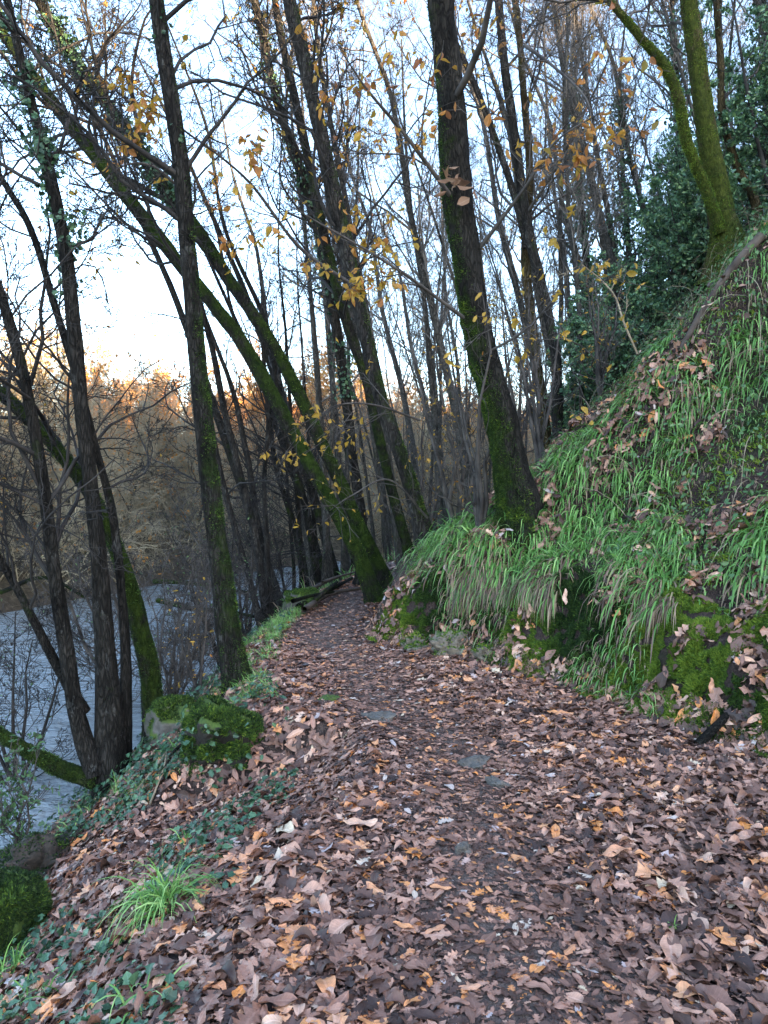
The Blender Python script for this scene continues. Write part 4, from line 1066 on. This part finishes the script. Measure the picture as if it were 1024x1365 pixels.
# ------------------------------------------------------------------ fallen wood
def stick(name, label, pts, w, mat, seed, lift=.02, follow=True, twigs=0, cat='branch', group=None, moss=.3):
    rows = []
    for px, py, dd in pts:
        p = hit(px, py) if dd is None else at(px, py, dd)
        rows.append((p[0], p[1], p[2] + lift, w))
    rows = np.array(rows); rows[:, 3] = w * np.linspace(1, .55, len(rows))
    V, F, mo, P, R = trunk_mesh(name, rows, mat, (moss, moss), 0, 10, 40, seed=seed)
    parts = [(V, [F], dict(moss=mo))]
    if twigs:
        rng = np.random.default_rng(seed); lev = [grow(rng, P, R, twigs, .5, (25, 60), m=6, wob=.2, up=.1)]; lev.append(grow(rng, *lev[0], 4, ('rel', .5), (25, 60), m=5))
        Vt, Ft, At = crown_mesh(lev, (5, 4)); parts.append((Vt, Ft, At))
    V, F, A = cat_m(parts); b0 = rows[0, :3]
    return tag(obj(name, mesh(name, V - b0, F, mat, A), loc=b0), label, cat, group)
stick('fallen_branch', 'dark fallen pole lying down the slope below the bright mossy tree', [(1015, 325, None), (975, 370, None), (940, 420, None), (905, 480, None)], .05, M_DEAD, 1, .08)
stick('fallen_branch', 'dark rotten log lying left of the thickest trunk', [(580, 703, None), (605, 690, None), (640, 676, None)], .06, M_DEAD, 2, .08)
stick('fallen_branch', 'mossy fallen bough above the dark rotten log', [(575, 690, None), (610, 665, None), (660, 650, None)], .05, M_BARK_MOSSY, 3, .14, moss=.9)
stick('bare_branch', 'pale bare twiggy branch standing out of the ridge brambles', [(850, 472, 8.0), (832, 430, 8.0), (820, 395, 8.1), (800, 372, 8.2), (775, 352, 8.2)], .012, M_STRAW, 4, 0, twigs=4)
rb = [('root', (398, 815), (425, 800), (470, 775)), ('root', (405, 822), (440, 800), (482, 792)), ('root', (420, 812), (445, 790), (462, 770)), ('root', (402, 806), (430, 790), (450, 780)), ('root', (390, 820), (415, 812), (445, 806)), ('root', (430, 795), (455, 785), (478, 778))]
labs = ['lowest of the mossy dead branches heaped at the left of the path bend', 'longest dead branch in the heap at the path bend', 'steepest dead branch in the heap at the path bend', 'thin dead branch on the river side of the heap', 'short dead branch at the near end of the heap', 'topmost dead branch of the heap at the path bend']
for i, (r_, lab) in enumerate(zip(rb, labs)):
    stick('dead_branch', lab, [(px, py, None) for px, py in r_[1:]], .045 - .004 * i, M_DEAD if i % 2 else M_BARK_MOSSY, 10 + i, .06 + .03 * i, group='dead branches heaped at the path bend', moss=.6)
rock('mossy_boulder', 'round mossy boulder at the near end of the dead branch heap', 'boulder', 0, 0, 0, (.22, .2, .18), 18, M_ROCKMOSS, .1, .3, 5000, .45, pos=hit(400, 812))
# fallen twigs on the near slope
for i, (a_, b_, lab) in enumerate([((175, 1075), (240, 985), 'pale bent stem on the river slope left of the stump'), ((200, 1090), (225, 1000), 'thin dry stem crossing the bent one left of the stump'), ((930, 1000), (1020, 905), 'dark mossy root at the bank foot on the right edge')]):
    m_ = ((a_[0] + b_[0]) / 2 + 6, (a_[1] + b_[1]) / 2 - 5)
    stick('fallen_branch', lab, [(*a_, None), (*m_, None), (*b_, None)], (.010, .007, .03)[i], (M_STRAW, M_STRAW, M_BARK_MOSSY)[i], 30 + i, (.06, .09, .03)[i])

# drift branches in the river
for i, (pts, w, lab) in enumerate([([(210, 800, 13), (260, 812, 12.6), (300, 815, 12.3), (340, 822, 12)], .05, 'mossy bough stretched over the river beside the straight dark trunk'), ([(205, 775, 15), (260, 778, 14.5), (330, 790, 14)], .05, 'dark drift branch across the river, farther than the mossy bough'), ([(0, 790, 9), (60, 770, 9.2), (120, 800, 9.4)], .03, 'thin dark branch dipping to the river at the left edge')]):
    stick('river_branch', lab, pts, w, M_BARK_MOSSY, 40 + i, 0, twigs=6, moss=.8)

# ------------------------------------------------------------------ grass tufts, saplings, leafy boughs, single leaves
for i, (px, py, n, L, lab) in enumerate([(222, 1212, 260, (.15, .38), 'largest bright green grass tuft among the leaves at the lower left'), (62, 1205, 26, (.12, .24), 'upright grass tuft beside the big mossy boulder'), (20, 1300, 50, (.1, .24), 'grass tuft at the lower left edge'), (250, 1130, 40, (.08, .2), 'small grass tuft above the largest one'), (870, 940, 60, (.1, .28), 'grass tuft hanging at the bank foot near the right edge'), (790, 890, 50, (.08, .2), 'grass tuft at the bank foot below the moss'), (185, 1340, 34, (.08, .2), 'low grass tuft at the bottom edge'), (900, 1240, 20, (.03, .06), 'tiny green tuft in the leaves at the lower right')]):
    p = hit(px, py); rng = np.random.default_rng(500 + i)
    V, F, A = blades(rng, rng.normal(size=(n, 3)) * np.array([.03, .03, 0]), nrm(np.array([.1, -.15, .8]) + rng.normal(size=(n, 3)) * .45), rng.uniform(*L, n), rng.uniform(.005, .009, n), rng.uniform(.15, .4, n), 7, None, rng.uniform(.45, 1, n))
    tag(obj('grass_tuft', mesh('grass_tuft', V, F, M_GRASS, A), loc=p), lab, 'grass tuft')
sp = [(640, 690, 7.6, 2.4, 'sapling whips growing at the left foot of the thickest trunk'), (612, 700, 8.4, 2.6, 'thin bare sapling between the thickest and the brown barked trunk'), (720, 640, 9.5, 2.6, 'thin sapling right of the thickest trunk'), (265, 925, 7.2, 1.5, 'thin leafless sapling by the river left of the straight dark trunk'), (555, 735, 9.9, 2.2, 'sapling left of the brown barked trunk'), (800, 560, 10, 2.2, 'bare sapling under the ridge'), (230, 900, 8.2, 1.7, 'leafless bush over the water beyond the mossy boulder'), (690, 640, 10.5, 3.0, 'tall bare sapling behind the thickest trunk'), (30, 1030, 5.6, 1.0, 'small leafy bush over the river left of the many stemmed clump')]
for i, (px, py, d, h, lab) in enumerate(sp):
    p = at(px, py, d); z = max(float(height(np.array(p[0]), np.array(p[1]))), ZW - .1)
    bush('sapling', lab, 'sapling', (p[0], p[1], z), h, h * .55, 600 + i, (110, 110, 110, 35, 110, 110, 30, 110, 400)[i], M_YELLOW if i != 8 else M_BRAMBLE, (.03, .06), 5, M_TWIG_RED, (3, 3, 2), L_HANG, (0, .6), up=.2)
sc_ = [(20, 860, 7.0, 2.0, 'tangle of bare twigs over the water at the left edge'), (215, 870, 8.8, 2.3, 'bare scrub between the curved mossy trunk and the straight dark trunk'), (300, 850, 10.2, 2.2, 'bare scrub just right of the straight dark trunk'), (165, 830, 9.4, 3.0, 'high bare scrub seen between the clump and the curved trunk'), (385, 805, 13.5, 2.6, 'bare scrub at the water right of the coppice clump'), (330, 800, 13.0, 3.0, 'bare scrub behind the coppice clump')]
for i, (px, py, d, h, lab) in enumerate(sc_):
    p = at(px, py, d); z = max(float(height(np.array(p[0]), np.array(p[1]))), ZW - .2)
    bush('river_scrub', lab, 'scrub', (p[0], p[1], z), h, h * .9, 650 + i, 130, M_BRAMBLE, (.02, .04), 6, M_TWIG_RED if i % 2 else M_TWIG, (4, 4, 4), L_HANG, (.4, 1), up=.12)
# leafy boughs reaching into the view
def bough(label, pts, d0, d1, w, seed, leaves, size, col, n1=9, L1=.8, mat=None):
    size = (size[0] * .8, size[1] * .85); leaves = int(leaves * 1.3)
    rows = px_line([(a_, b_, w) for a_, b_ in pts], d0, d1)
    t = (np.arange(len(rows)) / (len(rows) - 1)); rows[:, 1] = rows[:, 1]
    rows[:, 3] *= 1 - .75 * t
    rng = np.random.default_rng(seed)
    V, F, mo, P, R = trunk_mesh('bough', rows, None, (.2, .2), 0, 8, 40, seed=seed)
    lev = [grow(rng, P, R, n1, L1, (25, 70), m=7, wob=.2, up=-.02, tr=(.15, 1))]; lev.append(grow(rng, *lev[0], 5, ('rel', .5), (25, 60), m=5, wob=.2, up=-.03))
    Vt, Ft, At = crown_mesh(lev, (4, 3)); V, F, A = cat_m([(V, [F], dict(moss=mo)), (Vt, Ft, At)])
    base = rows[0, :3]
    root = empty('leafy_bough', label, 'bough', base)
    obj('branch', mesh('branch', V - base, F, M_TWIG_RED, A), root)
    tw = np.concatenate([lev[1][0]])
    V, F, A = hang_leaves(rng, tw, leaves, size, lo=col[0], hi=col[1], droop=.9)
    obj('foliage', mesh('foliage', V - base, F, mat or M_YELLOW, A), root)
BG = [
 ('yellow leafed bough crossing in front of the brown barked trunk', [(640, 440), (560, 380), (500, 340), (430, 300), (380, 270)], 7.4, 5.8, 8, 150, (.07, .13), (0, .7)),
 ('bough of narrow golden leaves left of the brown barked trunk', [(470, 380), (400, 330), (330, 240), (240, 170), (190, 140)], 8.6, 6.4, 8, 210, (.06, .12), (0, .8)),
 ('high leafy bough between the brown barked and thickest trunks', [(600, 260), (540, 180), (490, 120), (450, 60)], 7.2, 6.0, 9, 90, (.07, .13), (.2, .85)),
 ('orange leafed bough right of the thickest trunk', [(640, 330), (700, 250), (740, 190), (800, 150)], 7.3, 6.2, 8, 90, (.08, .15), (.35, .9)),
 ('low bough with a few yellow leaves right of the thickest trunk', [(650, 470), (700, 440), (745, 390), (760, 360)], 7.3, 6.3, 6, 60, (.07, .13), (0, .35)),
 ('sparse yellow green leafed bough hanging near the path bend', [(560, 560), (500, 540), (450, 540), (420, 560)], 7.8, 6.8, 5, 80, (.05, .09), (0, .3)),
 ('small leafed bough low over the path bend', [(570, 690), (520, 640), (470, 660), (440, 680)], 8.6, 7.6, 5, 45, (.04, .08), (0, .3)),
 ('brown leafed twigs at the top right of the view', [(700, 60), (740, 90), (780, 130), (790, 170)], 7.6, 6.6, 7, 60, (.07, .13), (.4, .95)),
 ('dry leafed bough over the left leaning pair', [(250, 260), (200, 220), (150, 230), (110, 300)], 8.4, 7.2, 6, 70, (.05, .10), (.1, .7))]
for i, b_ in enumerate(BG): bough(*b_[:5], 700 + i, *b_[5:], n1=12, L1=.9)
# withered leaf cluster on the thickest trunk and ivy/dead leaves
rng = np.random.default_rng(5)
p0 = at(612, 238, 6.95); n = 14
pp = p0 + rng.normal(size=(n, 3)) * np.array([.10, .05, .12])
V, F, A = scatter_leaves(rng, L_HANG, pp, nrm(rng.normal(size=(n, 3)) + np.array([0, -1, 0])), rng.uniform(.1, .16, n), .3)
tag(obj('withered_leaves', mesh('withered_leaves', V - p0, F, M_BROWNLEAF, A), loc=p0), 'cluster of withered pinkish leaves stuck high on the thickest trunk', 'leaves')
# single large leaves that stand out
for i, (px, py, sz, r_, lab) in enumerate([(758, 798, .15, .80, 'pale buff leaf standing on the moss of the bank face'), (845, 832, .17, .62, 'pinkish brown leaf hanging on the bright moss'), (958, 962, .17, .88, 'orange brown curled leaf at the bank foot near the right edge'), (955, 918, .13, .90, 'orange leaf above the curled one at the bank foot'), (572, 1065, .15, .3, 'long dark leaf lying across the path middle'), (820, 1150, .17, .9, 'orange curled leaf among brown ones at the lower right'), (480, 1110, .17, .8, 'large tan leaf on the left side of the trodden strip')]):
    p = hit(px, py); rng = np.random.default_rng(800 + i); nz = normal_at(p[0:1], p[1:2], .05)
    up_ = np.array([[.2, -.9, .5]]) if i < 4 else nz
    V, F, A = scatter_leaves(rng, [L_NEAR[i]], np.zeros((1, 3)), nrm(up_), np.array([sz]), .15, rnd=np.array([r_]), spin=np.array([[.3, 0, 1.]]) if i < 4 else None)
    tag(obj('fallen_leaf', mesh('fallen_leaf', V, F, M_LITTER, A), loc=p + nz[0] * .05), lab, 'leaf')
print('objects', len(bpy.data.objects), 'tris ~', sum(len(m.polygons) for m in bpy.data.meshes) * 2)
